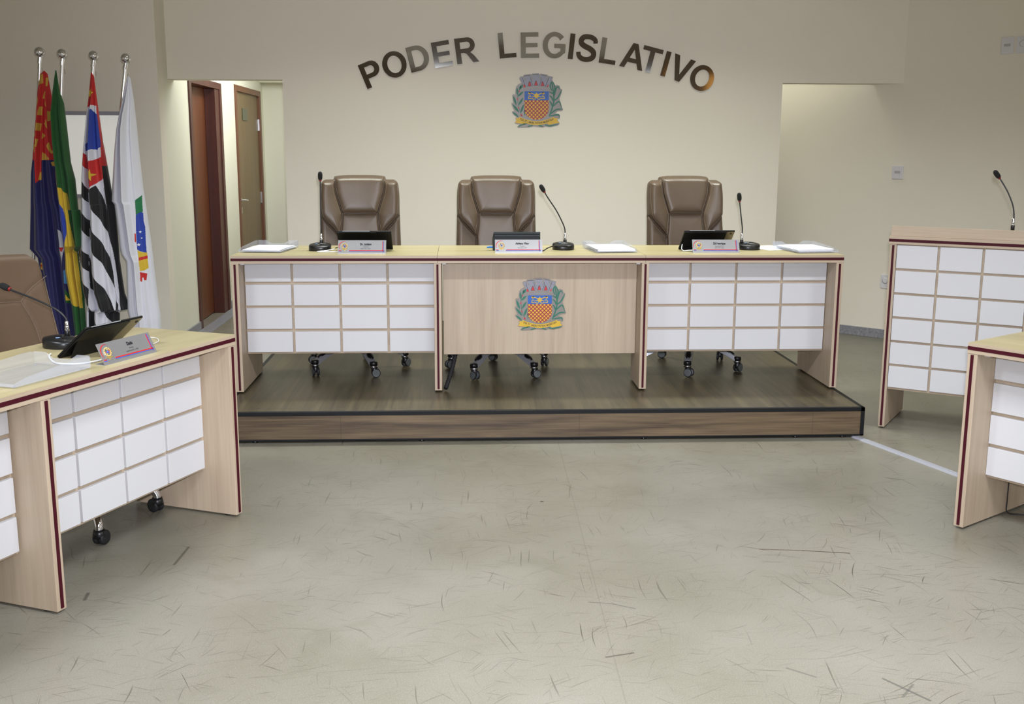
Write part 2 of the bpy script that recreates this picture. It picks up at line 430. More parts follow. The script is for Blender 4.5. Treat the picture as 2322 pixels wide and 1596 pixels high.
# rear windows the polished letters mirror; the amber pane is an added glow
for n_, (x0, x1, z0, z1, rgb, k) in enumerate([(-1.2, 1.1, 1.1, 2.55, (206, 214, 222), 2.6), (2.4, 3.6, 1.1, 2.5, (206, 214, 222), 2.2), (4.1, 4.75, 1.0, 2.86, (236, 176, 96), .85)]):
    o = MB()
    o.box(x0 - .06, x0, -4, -3.95, z0 - .06, z1 + .06); o.box(x1, x1 + .06, -4, -3.95, z0 - .06, z1 + .06)
    o.box(x0, x1, -4, -3.95, z0 - .06, z0); o.box(x0, x1, -4, -3.95, z1, z1 + .06)
    wn = struct('window_%d' % (n_ + 2), o, BTRIM)
    pn = MB().box(x0, x1, -3.995, -3.985, z0, z1).build('pane', emis('rear_glow_pane_%d' % n_, rgb, k), wn)
# baseboards
bb = MB().box(-1.0, 4.6, -.016, 0, 0, .072, None, Tr)
struct('baseboard_right', bb, GRANITE, bevel=.002)
bb = MB(); bb.box(XL, XL + .014, YF - .014, D1[0], 0, .07); bb.box(XL, XL + .014, D1[1], D2[0], 0, .07); bb.box(XL, -1.0, 12.106, 12.12, 0, .07)
struct('baseboard_corridor', bb, GRANITE, bevel=.002)
struct('baseboard_left', MB().box(-6, XL, YF - .014, YF, 0, .07), GRANITE, bevel=.002)
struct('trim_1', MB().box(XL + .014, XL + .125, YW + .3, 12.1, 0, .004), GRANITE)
# window of the left wall
fr = MB(); a = .028
fr.box(wx0 - a, wx1 + a, YF - .014, YF + .05, wz1 - .004, wz1 + .022); fr.box(wx0 - a, wx1 + a, YF - .014, YF + .05, wz0 - .022, wz0 + .004)
fr.box(wx0 - a, wx0 + .002, YF - .014, YF + .05, wz0, wz1); fr.box(wx1 - .002, wx1 + a, YF - .014, YF + .05, wz0, wz1)
wo = struct('window_1', fr, mat('window_aluminium', (158, 158, 168), .4, .2, noise=.02), bevel=.002)
MB().box(wx0, wx1, YF + .05, YF + .058, wz0, wz1).build('pane', emis('lit_frosted_pane', (226, 226, 218), .34), wo)

# doors in the corridor wall
def door(name, D, recess, leafm, jambm, framem, leaf_open=False):
    y0, y1, zt = D; fw = .075
    root = bpy.data.objects.new(name, None); COL.objects.link(root); root['kind'] = 'structure'
    f = MB()
    f.box(XL - .2, XL + .014, y0, y0 + fw, 0, zt); f.box(XL - .2, XL + .014, y1 - fw, y1, 0, zt); f.box(XL - .2, XL + .014, y0 + fw, y1 - fw, zt - fw * .75, zt)
    f.build('frame', framem, root, bevel=.003)
    if recess > .05:
        j = MB(); j.box(XL - recess, XL + .004, y1 - fw - .16, y1 - fw + .001, 0, zt - fw * .75)
        j.build('jamb', jambm, root, bevel=.002)
    lf = MB(); lf.box(XL - recess - .035, XL - recess, y0 + fw, y1 - fw, .008, zt - fw * .75)
    lo = lf.build('leaf', leafm, root, bevel=.002)
    return root, lo, XL - recess
r1, l1, lx1 = door('door_1', D1, .09, W_DOOR1, W_JAMB, W_JAMB)
r2, l2, lx2 = door('door_2', D2, .012, W_DOOR2, W_JAMB, W_FRAME)
MB().box(lx1, lx1 + .008, 9.06, 9.2, 1.74, 1.84).build('sign_plate', SIGN, l1)
MB().box(lx2, lx2 + .008, 11.0, 11.24, 1.75, 1.865).build('sign_plate', SIGN, l2)
hd = MB()
Th = Matrix.Translation((lx2, 10.78, .97)) @ Matrix.Rotation(math.radians(90), 4, 'Y')
hd.lathe([(.022, 0), (.022, .008), (.009, .01), (.009, .05), (.002, .052)], CHROME, 16, Th)
hd.tube([(lx2 + .045, 10.78, .97), (lx2 + .045, 10.84, .968), (lx2 + .042, 10.9, .962)], .009, CHROME)
hd.box(lx2, lx2 + .006, 10.765, 10.795, .84, .9, CHROME)
hd.build('handle', CHROME, l2)
for z in (1.72, .95):
    MB().box(lx2 - .004, lx2 + .016, 11.84, 11.86, z - .06, z + .06).build('hinge', CHROME, r2)

# ------------------------------------------------------------------ wall plates
def wallplate(name, s, z, wdt, hgt, label, kind):
    t = thing(name, label, 'wall switch' if kind == 'switch' else 'socket', (XR1 + s * math.cos(-math.pi / 4), YR1 + s * math.sin(-math.pi / 4), z), -math.pi / 4)
    MB().box(-wdt / 2, wdt / 2, -.009, 0, -hgt / 2, hgt / 2).build('cover_plate', SWITCHM, t, bevel=.003)
    if kind == 'switch': MB().box(-.022, .022, -.012, -.009, -.006, .012).build('rocker', mat('rocker_grey', (176, 174, 172), .4, noise=.01), t, bevel=.001)
    else: MB().lathe([(.022, 0), (.024, .004), (.016, .005), (.001, .003)], None, 20, Matrix.Translation((0, -.009, .008)) @ Matrix.Rotation(math.radians(90), 4, 'X')).build('outlet', SWITCHM, t)
    return t
rt2 = math.sqrt(2)
wallplate('wall_switch', .003, 1.308, .088, .10, 'white switch plate alone at mid height on the wall right of the big desk', 'switch')
wallplate('wall_switch', (3.915 - XR1) * rt2, 2.213, .085, .118, 'white blank-centred plate high on right wall, left of the plate pair', 'switch')
wallplate('wall_socket', (3.99 - XR1) * rt2, 2.213, .09, .118, 'white socket plate high on right wall at the picture edge', 'socket')
wallplate('wall_socket', (3.369 - XR1) * rt2, .456, .075, .11, 'small white plate low on wall, half behind the tall lectern', 'socket')

# ------------------------------------------------------------------ dais
XPL, XPR, YPF = -1.2271, 2.1023, 5.300
YPB = YW - .01
t = thing('dais', 'low brown wood-look platform with black edging under the long desk', 'platform', (0, 0, 0))
MB().box(XPL + .012, XPR - .012, YPF + .012, YPB, .03, ZP - .001).build('deck', W_DECK, t)
MB().box(XPL + .004, XPR - .018, YPF + .004, YPF + .014, .018, ZP - .018).build('fascia', W_FASC, t)
e = MB(); e.box(XPL, XPR, YPF, YPF + .022, ZP - .02, ZP); e.box(XPR - .022, XPR, YPF, YPB, ZP - .02, ZP); e.box(XPL, XPL + .022, YPF, YPB, ZP - .02, ZP)
e.box(XPR - .02, XPR, YPF, YPF + .02, .012, ZP - .02); e.box(XPL, XPL + .016, YPF, YPF + .02, .012, ZP - .02); e.box(XPL, XPR, YPF, YPF + .02, .012, .02)
e.build('edge_trim', BTRIM, t, bevel=.0015)
for xa in (XPR - .012, XPL + .002): MB().box(xa, xa + .01, YPF + .02, YPB, .018, ZP - .018).build('side_panel', W_FASC, t)
for x in (-1.05, -.2, .95, 1.75, 2.0):
    for y in (YPF + .03, YPB - .1): MB().lathe([(.014, 0), (.016, .004), (.012, .008), (.012, .032)], None, 14, Matrix.Translation((x, y, 0))).build('foot', BLACK, t)

# ------------------------------------------------------------------ desks
def stripes_leg(mb, x0, x1, z0, z1):
    w_ = x1 - x0; c = x0 + w_ * .5
    mb.box(c - .0055, c + .0055, -.0012, .003, z0 + .004, z1 - .006)
def tiles(par, x0, x1, y, rows, ncol, gap, zrange=None):
    """white raised blocks on a wood board"""
    n = MB(); wd = (x1 - x0 - gap * (ncol - 1)) / ncol
    for c in range(ncol):
        a_ = x0 + c * (wd + gap)
        for (z0, z1) in rows: n.box(a_, a_ + wd, y - .016, y, z0, z1)
    return n.build('white_blocks', WHITE, par, bevel=.0012)
def top_slab(t, x0, x1, dep, H, th=T, mtop=W_TOP):
    o = MB().box(x0, x1, 0, dep, H - th, H)
    ob = MB(); ob.box(x0, x1, 0.0, dep, H - th, H - .0008, W_X); ob.box(x0 + .0006, x1 - .0006, .0006, dep - .0006, H - .0009, H, mtop)
    q = ob.build('tabletop', None, t)
    MB().box(x0, x1, -.0012, .002, H - .028, H - .0135).build('edge_stripe', STRIPE, q)
    return q
def leg(t, x0, x1, dep, H, feet=True, y0=.003):
    o = MB().box(x0, x1, y0, dep, .008 if feet else 0, H).build('leg', W_Z, t, bevel=.0012)
    m_ = MB(); stripes_leg(m_, x0, x1, .012, H); m_.build('edge_stripe', STRIPE, o)
    if feet:
        for y in (y0 + .055, dep - .055): MB().lathe([(.013, 0), (.015, .003), (.011, .008), (.011, .012)], None, 14, Matrix.Translation(((x0 + x1) / 2, y, 0))).build('foot', BLACK, o)
    return o
def bracket(t, x, y, z):
    MB().box(x - .01, x + .012, y - .008, y + .008, z - .012, z).build('shelf_bracket', SWITCHM, t, bevel=.002)
ROWS4 = [(.202, .317), (.332, .448), (.463, .5785), (.594, DH - T)]
REC = .157
G = 'desk units of the raised table'
# left unit
t = thing('desk', 'left unit of the long raised desk, white block front', 'desk', (XD[0], YD, ZP), 0, None)
L0 = XD[1] - XD[0]
top_slab(t, 0, L0 - .0015, .63, DH); leg(t, 0, LT, .582, DH - T)
pn = MB().box(LT, L0 - LT / 2 - .0012, REC, REC + .018, .19, DH - T).build('modesty_panel', W_X, t)
tiles(pn, LT + .005, L0 - LT / 2 - .003, REC, ROWS4, 4, .0135)
bracket(t, LT + .012, .05, DH - T)
# middle unit
t = thing('desk', 'middle unit of the long raised desk with plain wood front and crest', 'desk', (XD[1], YD, ZP), 0, None)
L1 = XD[2] - XD[1]
top_slab(t, 0, L1 - .0015, .63, DH)
leg(t, -LT / 2, LT / 2, .30, DH - T); leg(t, L1 - LT / 2, L1 + LT / 2, .30, DH - T)
MB().box(LT / 2 + .009, L1 - LT / 2 - .0015, REC, REC + .018, .18, DH - T - .001).build('modesty_panel', W_Z, t, bevel=.001)
bracket(t, LT / 2 + .014, .05, DH - T); bracket(t, L1 - LT / 2 - .014, .05, DH - T)
# right unit
t = thing('desk', 'right unit of the long raised desk, white block front', 'desk', (XD[2], YD, ZP), 0, None)
L2 = XD[3] - XD[2]
top_slab(t, 0, L2, .63, DH); leg(t, L2 - LT, L2, .582, DH - T)
pn = MB().box(LT / 2 + .0012, L2 - LT, REC, REC + .018, .19, DH - T).build('modesty_panel', W_X, t)
tiles(pn, LT / 2 + .004, L2 - LT - .004, REC, ROWS4, 4, .0135)
# left desk (near)
LA = .39996; LC = Vector((-.89546, 4.22896, 0)); rzL = math.pi / 2 - LA
DL = thing('desk', 'long desk at the left edge with white block front, angled to the room', 'desk', tuple(LC), rzL, None)
top_slab(DL, -2.25, 0, .565, DH)
leg(DL, -LT, 0, .50, DH - T); leg(DL, -.989 - LT, -.989, .50, DH - T); leg(DL, -2.24, -2.2, .50, DH - T)
for (a_, b_) in ((-.989, -LT), (-2.2, -.989 - LT)):
    pn = MB().box(a_ + .0005, b_ - .0005, .146, .164, .19, DH - T).build('modesty_panel', W_X, DL)
    tiles(pn, a_ + .004, b_ - .02 if b_ > -.5 else b_ - .010, .146, ROWS4, 4 if b_ > -.5 else 5, .012)
bracket(DL, -LT - .012, .07, DH - T)
# right desk (near)
RA = 2.53814; rzR = math.pi / 2 - RA
DR = thing('desk', 'desk at the right picture edge, wood leg and white block front', 'desk', (1.96006, 3.96341, 0), rzR, None)
top_slab(DR, 0, 1.2, .6, DH); leg(DR, 0, LT, .55, DH - T); leg(DR, 1.2 - LT, 1.2, .55, DH - T)
pn = MB().box(LT, 1.2 - LT, .157, .175, .19, DH - T).build('modesty_panel', W_X, DR)
tiles(pn, LT + .001, 1.2 - LT - .004, .157, ROWS4, 4, .0135)
bracket(DR, LT + .016, .05, DH - T)
# lectern
PA = -.59398
LE = thing('lectern', 'tall lectern with white block front standing right of the dais', 'lectern', (2.25582, 5.50127, 0), PA, None)
PH, PW = 1.0367, .70
lt_ = MB(); lt_.box(-.006, PW + .006, -.002, .5, PH - T, PH, W_X)
q = lt_.build('top', None, LE, bevel=.001)
MB().box(-.006, PW + .006, -.0035, 0, PH - .029, PH - .0145).build('edge_stripe', STRIPE, q)
# raised reading desk: high at the front, falling towards the speaker
V = [(-.0, .008, PH), (PW, .008, PH), (PW, .008, PH + .053), (0, .008, PH + .053), (0, .49, PH), (PW, .49, PH), (PW, .49, PH + .012), (0, .49, PH + .012)]
MB().add(V, [(0, 1, 2, 3), (5, 4, 7, 6), (1, 5, 6, 2), (4, 0, 3, 7), (3, 2, 6, 7), (4, 5, 1, 0)]).build('reading_slope', W_X, LE, bevel=.0015)
leg(LE, 0, .0335, .48, PH - T); leg(LE, PW - .0335, PW, .48, PH - T)
pn = MB().box(.0335, PW - .0335, .020, .036, .217, PH - T).build('front_panel', W_X, LE)
tiles(pn, .036, PW - .036, .020, [(.231 + i * .1277, .231 + i * .1277 + (.1147 if i < 5 else .120)) for i in range(6)], 3, .0125)

# ------------------------------------------------------------------ cord cover on the floor
a_, b_ = Vector((2.06, 5.32, 0)), Vector((2.325, 4.553, 0)); d = (b_ - a_); ang = math.atan2(d.y, d.x)
cc = MB().prism([[(-.02, 0), (.02, 0), (.012, .009), (-.012, .009)]], 0, d.length, None, Matrix.Translation(a_) @ Matrix.Rotation(ang - math.pi / 2, 4, 'Z'))
tag(cc.build('cord_cover', mat('pale_grey_pvc', (150, 150, 158), .4, noise=.02)), 'pale grey cable duct strip running over the floor from the dais corner', 'cable duct')

# ------------------------------------------------------------------ crest
def cut(poly, sub):
    """Sutherland-Hodgman clip of poly by convex ccw polygon sub"""
    out = poly
    for i in range(len(sub)):
        a, b = sub[i], sub[(i + 1) % len(sub)]; inp = out; out = []
        if not inp: break
        def side(p): return (b[0] - a[0]) * (p[1] - a[1]) - (b[1] - a[1]) * (p[0] - a[0])
        for j in range(len(inp)):
            p, q = inp[j - 1], inp[j]; sp_, sq = side(p), side(q)
            if (sp_ >= 0) != (sq >= 0):
                k = sp_ / (sp_ - sq); out.append((p[0] + (q[0] - p[0]) * k, p[1] + (q[1] - p[1]) * k))
            if sq >= 0: out.append(q)
    return out
def band(pts, wd, taper=True):
    P = [Vector((p[0], p[1], 0)) for p in pts]; P = smoothpath(P, 5); A = []; B = []
    for i, p in enumerate(P):
        d = (P[min(i + 1, len(P) - 1)] - P[max(i - 1, 0)]).normalized(); n = Vector((-d.y, d.x, 0))
        f = i / (len(P) - 1); w_ = wd * (math.sin(math.pi * (f * .85 + .15)) ** .6 if taper else 1) * .5 + (.5 if taper else 0)
        A.append(tuple((p + n * w_)[:2])); B.append(tuple((p - n * w_)[:2]))
    return A + B[::-1]
def leaf(a, b, wd):
    a = Vector((*a, 0)); b = Vector((*b, 0)); d = b - a; n = Vector((-d.y, d.x, 0)).normalized(); A = []; B = []
    for i in range(9):
        f = i / 8; w_ = wd * .5 * math.sin(math.pi * f) ** .8 + .3
        p = a + d * f; A.append(tuple((p + n * w_)[:2])); B.append(tuple((p - n * w_)[:2]))
    return A + B[::-1]
def text_mesh(body, size, bold=0.0, sx=1.0):
    cu = bpy.data.curves.new('txt', 'FONT'); cu.body = body; cu.size = size; cu.offset = bold; cu.resolution_u = 3
    cu.align_x = 'CENTER'; cu.align_y = 'CENTER'
    o = bpy.data.objects.new('txt', cu); COL.objects.link(o)
    dg = bpy.context.evaluated_depsgraph_get(); me = bpy.data.meshes.new_from_object(o.evaluated_get(dg))
    V = [(v.co.x * sx, v.co.y) for v in me.vertices]; F = [tuple(p.vertices) for p in me.polygons]
    bpy.data.objects.remove(o); bpy.data.curves.remove(cu); bpy.data.meshes.remove(me)
    return V, F
def put_text(mb, body, size, T_, m, bold=0, sx=1.0, y=0):
    V, F = text_mesh(body, size, bold, sx)
    mb.add([(x, y, z) for x, z in V], F, m, False, T_)
def crest(par_label, loc, k, cat='crest'):
    t = thing('municipal_crest', par_label, cat, loc)
    f = lambda P: [((x - 935) * k, (790 - y) * k) for x, y in P]
    def prism(mb, P, a, b, m=None):
        P = f(P); 
        if len(P) >= 3: mb.prism([P], a, b, m)
    th = .006
    out = [(575, 360), (600, 325), (650, 325), (665, 295), (800, 276), (815, 292), (828, 270), (960, 262), (975, 282), (1000, 268), (1135, 290), (1150, 310), (1245, 330), (1232, 390), (1262, 440), (1290, 500), (1330, 485), (1380, 505), (1398, 560), (1430, 570), (1420, 640), (1380, 750), (1400, 820), (1420, 900), (1455, 960), (1440, 985), (1350, 990), (1290, 1042), (1370, 1048), (1394, 1075), (1388, 1135), (1330, 1150), (1385, 1220), (1385, 1240), (1350, 1270), (1230, 1290), (1100, 1290), (1060, 1310), (960, 1300), (870, 1290), (760, 1310), (640, 1315), (560, 1318), (540, 1300), (600, 1255), (488, 1232), (520, 1180), (500, 1130), (540, 1120), (440, 1035), (430, 1005), (480, 1000), (425, 870), (424, 835), (460, 850), (445, 760), (436, 690), (455, 665), (495, 685), (500, 600), (515, 520), (560, 475), (620, 450), (590, 400)]
    P = MB(); prism(P, out, -th, 0); P.build('backing_plate', EMB, t)
    S = MB(); y0, y1 = -th - .0015, -th + .0005
    sh = [(680, 785), (1165, 785), (1165, 960)] + [(920 + 245 * math.cos(a), 960 + 205 * math.sin(a)) for a in [math.pi * i / 14 for i in range(1, 14)]] + [(680, 960)]
    prism(S, sh, y0, y1, YELLOW)
    prism(S, [(680, 610), (1165, 610), (1165, 785), (680, 785)], y0, y1, BLUE)
    sub = f(sh)[::-1]
    ar = sum(sub[i][0] * sub[(i + 1) % len(sub)][1] - sub[(i + 1) % len(sub)][0] * sub[i][1] for i in range(len(sub)))
    if ar < 0: sub = sub[::-1]
    for sg in (1, -1):
        for j in range(-14, 15):
            cx = 920 + j * 76 + (38 if sg < 0 else 0)
            p = [(cx - 13 - sg * 420, 975 - 420), (cx + 13 - sg * 420, 975 - 420), (cx + 13 + sg * 420, 975 + 420), (cx - 13 + sg * 420, 975 + 420)]
            p = f(p)
            a2 = sum(p[i][0] * p[(i + 1) % 4][1] - p[(i + 1) % 4][0] * p[i][1] for i in range(4))
            if a2 < 0: p = p[::-1]
            c = cut(p, sub)
            if len(c) >= 3: S.prism([c], y0 - .0006 - (.0003 if sg > 0 else 0), y0, LRED)
    for sg in (1, -1):
        X = lambda x: 918 + sg * (x - 918)
        for Pk in ([(X(830), 715), (X(838), 728), (X(1070), 640), (X(1062), 626)], [(X(1030), 640), (X(1062), 622), (X(1085), 650), (X(1078), 668), (X(1045), 675)], band([(X(930), 750), (X(970), 768), (X(1020), 745), (X(1075), 755), (X(1060), 700), (X(1020), 715)], 14, False)):
            prism(S, Pk, y0 - .0008, y0, YELLOW)
    prism(S, [(875, 700), (890, 665), (912, 650), (918, 628), (926, 650), (948, 665), (963, 700), (958, 728), (930, 740), (908, 740), (880, 728)], y0 - .0012, y0, YELLOW)
    S.build('shield', None, t)
    C = MB()
    prism(C, [(585, 345), (665, 520), (690, 590), (1140, 580), (1160, 510), (1235, 345), (1160, 330), (1140, 375), (1115, 370), (1115, 310), (1010, 290), (1000, 335), (970, 335), (965, 285), (830, 285), (830, 335), (800, 340), (795, 300), (675, 315), (672, 360), (645, 370), (640, 340)], y0, y1, GREYC)
    prism(C, [(672, 540), (800, 512), (920, 504), (1050, 512), (1158, 545), (1142, 585), (1050, 568), (920, 562), (800, 568), (690, 592)], y0 - .001, y0, EMB)
    for cx, cy, w_ in ((780, 475, 32), (908, 462, 30), (1038, 472, 32)):
        prism(C, [(cx - w_ - 8, cy + 40), (cx + w_ + 8, cy + 36), (cx + 12, cy - 44), (cx, cy - 60), (cx - 12, cy - 44)], y0 - .0008, y0, INK)
        prism(C, [(cx - w_, cy + 36), (cx + w_, cy + 32), (cx + 8, cy - 34), (cx, cy - 46), (cx - 8, cy - 34)], y0 - .0014, y0, RED)
    prism(C, [(665, 540), (700, 530), (672, 478), (652, 495)], y0 - .0014, y0, RED); prism(C, [(1115, 530), (1150, 525), (1160, 478), (1140, 490)], y0 - .0014, y0, RED)
    for Pl in ([(640, 350), (655, 420), (700, 530)], [(665, 318), (735, 310), (795, 305)], [(800, 340), (815, 420), (850, 505)], [(835, 290), (900, 288), (962, 290)], [(1010, 345), (1000, 430), (970, 505)], [(1012, 295), (1070, 300), (1115, 315)], [(1165, 340), (1130, 430), (1095, 520)]):
        prism(C, band(Pl, 7, False), y0 - .0006, y0, INK)
    for hx, hy in ((685, 385), (830, 365), (985, 360), (1135, 375)):
        prism(C, [(hx + 17 * math.cos(a), hy + 26 * math.sin(a)) for a in [2 * math.pi * i / 12 for i in range(12)]], y0 - .0006, y0, EMB)
    C.build('mural_crown', None, t)
    Lf = MB()
    for a, b, w_ in (((540, 690), (530, 540), 40), ((545, 715), (655, 615), 42), ((600, 565), (640, 480), 46), ((575, 600), (600, 500), 34), ((520, 890), (455, 700), 44), ((560, 885), (655, 735), 42), ((575, 1025), (440, 862), 46), ((605, 1030), (668, 865), 42), ((565, 1115), (445, 1018), 40), ((690, 1090), (680, 960), 24)):
        prism(Lf, leaf(a, b, w_), y0, y1, GREEN)
    prism(Lf, band([(560, 600), (545, 720), (555, 880), (600, 1020), (645, 1100)], 8, False), y0 - .0003, y1, GREEN)
    for bx, by in ((575, 612), (540, 765), (562, 935), (612, 1072), (628, 1085)):
        prism(Lf, [(bx + 11 * math.cos(a), by + 20 * math.sin(a)) for a in [2 * math.pi * i / 10 for i in range(10)]], y0 - .001, y0, RED)
    Lf.build('coffee_branch', None, t)
    Rf = MB()
    prism(Rf, band([(1180, 1095), (1235, 940), (1268, 800), (1258, 640), (1222, 420)], 26, False), y0, y1, GREEN)
    for i, Pl in enumerate([[(1270, 790), (1340, 740), (1385, 660), (1425, 580)], [(1275, 700), (1310, 560), (1350, 522), (1380, 575)], [(1250, 905), (1340, 822), (1390, 825), (1430, 945)], [(1210, 1045), (1320, 965), (1440, 955)], [(1200, 1090), (1310, 1070), (1370, 1072), (1380, 1125)], [(1255, 800), (1225, 730), (1175, 690)], [(1240, 915), (1215, 840), (1175, 800)], [(1255, 660), (1220, 640), (1172, 620)], [(1225, 600), (1190, 500), (1218, 420)], [(1275, 640), (1285, 520), (1240, 430)]]):
        prism(Rf, band(Pl, 25), y0 - .0002 * (i + 1), y1, GREEN)
    Rf.build('corn_branch', None, t)
    Bf = MB()
    for Pl in ([(555, 1300), (640, 1262), (765, 1238)], [(745, 1302), (860, 1272)], [(965, 1272), (1060, 1302)], [(1095, 1262), (1200, 1286), (1378, 1242)]):
        prism(Bf, band(Pl, 24), y0, y1, GREEN)
    Bf.build('lower_leaves', None, t)
    # motto ribbon
    Rb = MB(); cen = lambda x: 1140 + 88 * (1 - ((x - 925) / 350) ** 2) ** 1 if abs(x - 925) < 350 else 1140
    prism(Rb, [(490, 1225), (520, 1180), (505, 1135), (600, 1135), (700, 1240), (680, 1255)], y0, y1, YELLOW)
    prism(Rb, [(1385, 1220), (1335, 1175), (1345, 1130), (1250, 1135), (1140, 1240), (1170, 1265)], y0, y1, YELLOW)
    up = [(x, cen(x) - 36 - 0) for x in range(575, 1276, 35)]; dn = [(x, cen(x) + 40) for x in range(575, 1276, 35)]
    prism(Rb, up + dn[::-1], y0 - .001, y0, YELLOW)
    rib = Rb.build('motto_ribbon', None, t)
    Tx = MB(); msg = 'FIDE ET LABORE PATRIAE MAGNITUDO'; n = len(msg); wds = [(.5 if ch in 'I' else .6 if ch == ' ' else 1.25 if ch == 'M' else 1) for ch in msg]
    tot = sum(wds); x = 590
    for ch, w_ in zip(msg, wds):
        adv = 670 * w_ / tot; cx = x + adv / 2; x += adv
        if ch == ' ': continue
        sl = (cen(cx + 5) - cen(cx - 5)) / 10
        T_ = Matrix.Translation(((cx - 935) * k, y0 - .0014, (790 - cen(cx) - 3) * k)) @ Matrix.Rotation(math.atan(sl), 4, 'Y')
        put_text(Tx, ch, 56 * k, T_, INK, bold=.0 if k < 0 else 1.2 * k, sx=.62)
    Tx.build('motto_text', INK, rib)
    return t
crest('coloured crest mounted on the wood front panel of the raised desk', (.4485, YD + REC, .6265), .0002785)
crest('coloured crest on the cream back wall below the steel lettering', (.5895, YW, 1.836), .0003770)

# ------------------------------------------------------------------ lettering
CAPH = .184
def arc(cx, cy, rx, ry, a0, a1, n=14):
    return [(cx + rx * math.cos(math.radians(a0 + (a1 - a0) * i / n)), cy + ry * math.sin(math.radians(a0 + (a1 - a0) * i / n))) for i in range(n + 1)]
GL = {
 'L': (.68, [[(0, 0), (.68, 0), (.68, .17), (.2, .17), (.2, 1), (0, 1)]]),
 'E': (.74, [[(0, 0), (.74, 0), (.74, .17), (.2, .17), (.2, .42), (.68, .42), (.68, .58), (.2, .58), (.2, .83), (.72, .83), (.72, 1), (0, 1)]]),
 'I': (.2, [[(0, 0), (.2, 0), (.2, 1), (0, 1)]]),
 'T': (.82, [[(.31, 0), (.51, 0), (.51, .83), (.82, .83), (.82, 1), (0, 1), (0, .83), (.31, .83)]]),
 'V': (.92, [[(.36, 0), (.56, 0), (.92, 1), (.70, 1), (.46, .27), (.22, 1), (0, 1)]]),
 'A': (.98, [[(0, 0), (.21, 0), (.295, .23), (.685, .23), (.775, 0), (.98, 0), (.595, 1), (.385, 1)], [(.355, .4), (.49, .77), (.625, .4)]]),
 'P': (.78, [[(0, 0), (.2, 0), (.2, .36), (.42, .36)] + arc(.46, .68, .32, .32, -90, 90, 14) + [(0, 1)], [(.2, .53), (.2, .83), (.43, .83)] + arc(.43, .68, .14, .15, 80, -80, 8) + [(.43, .53)]]),
 'D': (.84, [[(0, 0), (.38, 0)] + arc(.36, .5, .48, .5, -88, 88, 18) + [(.36, 1), (0, 1)], [(.2, .17), (.2, .83), (.36, .83)] + arc(.36, .5, .27, .33, 85, -85, 14) + [(.36, .17)]]),
 'R': (.9, [[(0, 0), (.2, 0), (.2, .41), (.32, .41), (.42, .37), (.66, 0), (.9, 0), (.72, .27), (.58, .41)] + arc(.5, .70, .30, .295, -70, 90, 14) + [(0, 1)], [(.2, .57), (.2, .83), (.48, .83)] + arc(.48, .70, .13, .13, 80, -80, 8) + [(.48, .57)]]),
 'O': (.98, [arc(.49, .5, .49, .52, 0, 350, 35), arc(.49, .5, .285, .35, 0, 340, 17)[::-1]]),
 'G': (.94, [arc(.48, .5, .48, .52, 40, 318, 30) + [(.93, .22), (.93, .56), (.47, .56), (.47, .39), (.73, .39), (.73, .27)] + arc(.48, .5, .275, .345, 305, 52, 24) + [(.70, .69)]]),
}
# S as a swept band
sp_ = smoothpath([(.74, .73, 0), (.70, .86, 0), (.56, .935, 0), (.41, .945, 0), (.235, .905, 0), (.145, .78, 0), (.18, .645, 0), (.34, .555, 0), (.55, .49, 0), (.70, .39, 0), (.735, .255, 0), (.66, .125, 0), (.47, .055, 0), (.28, .065, 0), (.15, .155, 0), (.10, .30, 0)], 4)
A_, B_ = [], []
for i, p in enumerate(sp_):
    d = (sp_[min(i + 1, len(sp_) - 1)] - sp_[max(i - 1, 0)]).normalized(); n = Vector((-d.y, d.x, 0)); f = i / (len(sp_) - 1)
    h = .088 + .02 * math.sin(math.pi * f)
    A_.append(tuple((p + n * h)[:2])); B_.append(tuple((p - n * h)[:2]))
GL['S'] = (.84, [A_ + B_[::-1]])
# (glyph, lower-left x, z, tilt degrees) ; 'c' = centre given
LETTERS = [('P', -.678, 1.911, 22.3, 0), ('O', -.476, 2.091, 18, 1), ('D', -.350, 2.031, 14, 0), ('E', -.174, 2.066, 10, 0), ('R', -.009, 2.095, 7.5, 0),
           ('L', .308, 2.138, 5.5, 0), ('E', .465, 2.143, 1.2, 0), ('G', .713, 2.238, -2, 1), ('I', .815, 2.141, -5.9, 0), ('S', .958, 2.219, -9, 1), ('L', 1.047, 2.116, -8.3, 0),
           ('A', 1.202, 2.092, -11.5, 0), ('T', 1.441, 2.137, -14, 1), ('I', 1.515, 2.025, -14.6, 0), ('V', 1.6735, 2.071, -19.5, 1), ('O', 1.835, 2.007, -22, 1)]
WHICH = ['first letter of the arc, dark reflection', 'second letter, between P and D', 'third letter, between O and E', 'fourth letter, between D and R', 'fifth letter, ending the first word',
         'starting the second word', 'between the letters L and G', 'between E and I', 'after the letter G', 'between I and L', 'left of the letter A', 'after the second L', 'right of the letter A', 'between T and V', 'beside the final O', 'last letter, amber reflection']
rnd = random.Random(4)
for (ch, x, z, a, cen), wh in zip(LETTERS, WHICH):
    wd, polys = GL[ch]
    off = (-wd * CAPH / 2, -CAPH / 2) if cen else (0, 0)
    mb = MB(); mb.prism([[(px * CAPH + off[0], pz * CAPH + off[1]) for px, pz in P] for P in polys], -.012, 0)
    o = mb.build('letter_' + ch.lower(), MIRROR)
    o.location = (x, YW - .004, z)
    o.rotation_euler = (math.radians(rnd.uniform(-1.2, 1.2)), -math.radians(a), math.radians(rnd.uniform(-1.5, 1.5)))
    tag(o, 'polished steel letter %s on the back wall, %s' % (ch, wh), 'letter', 'arched steel letters on the back wall')

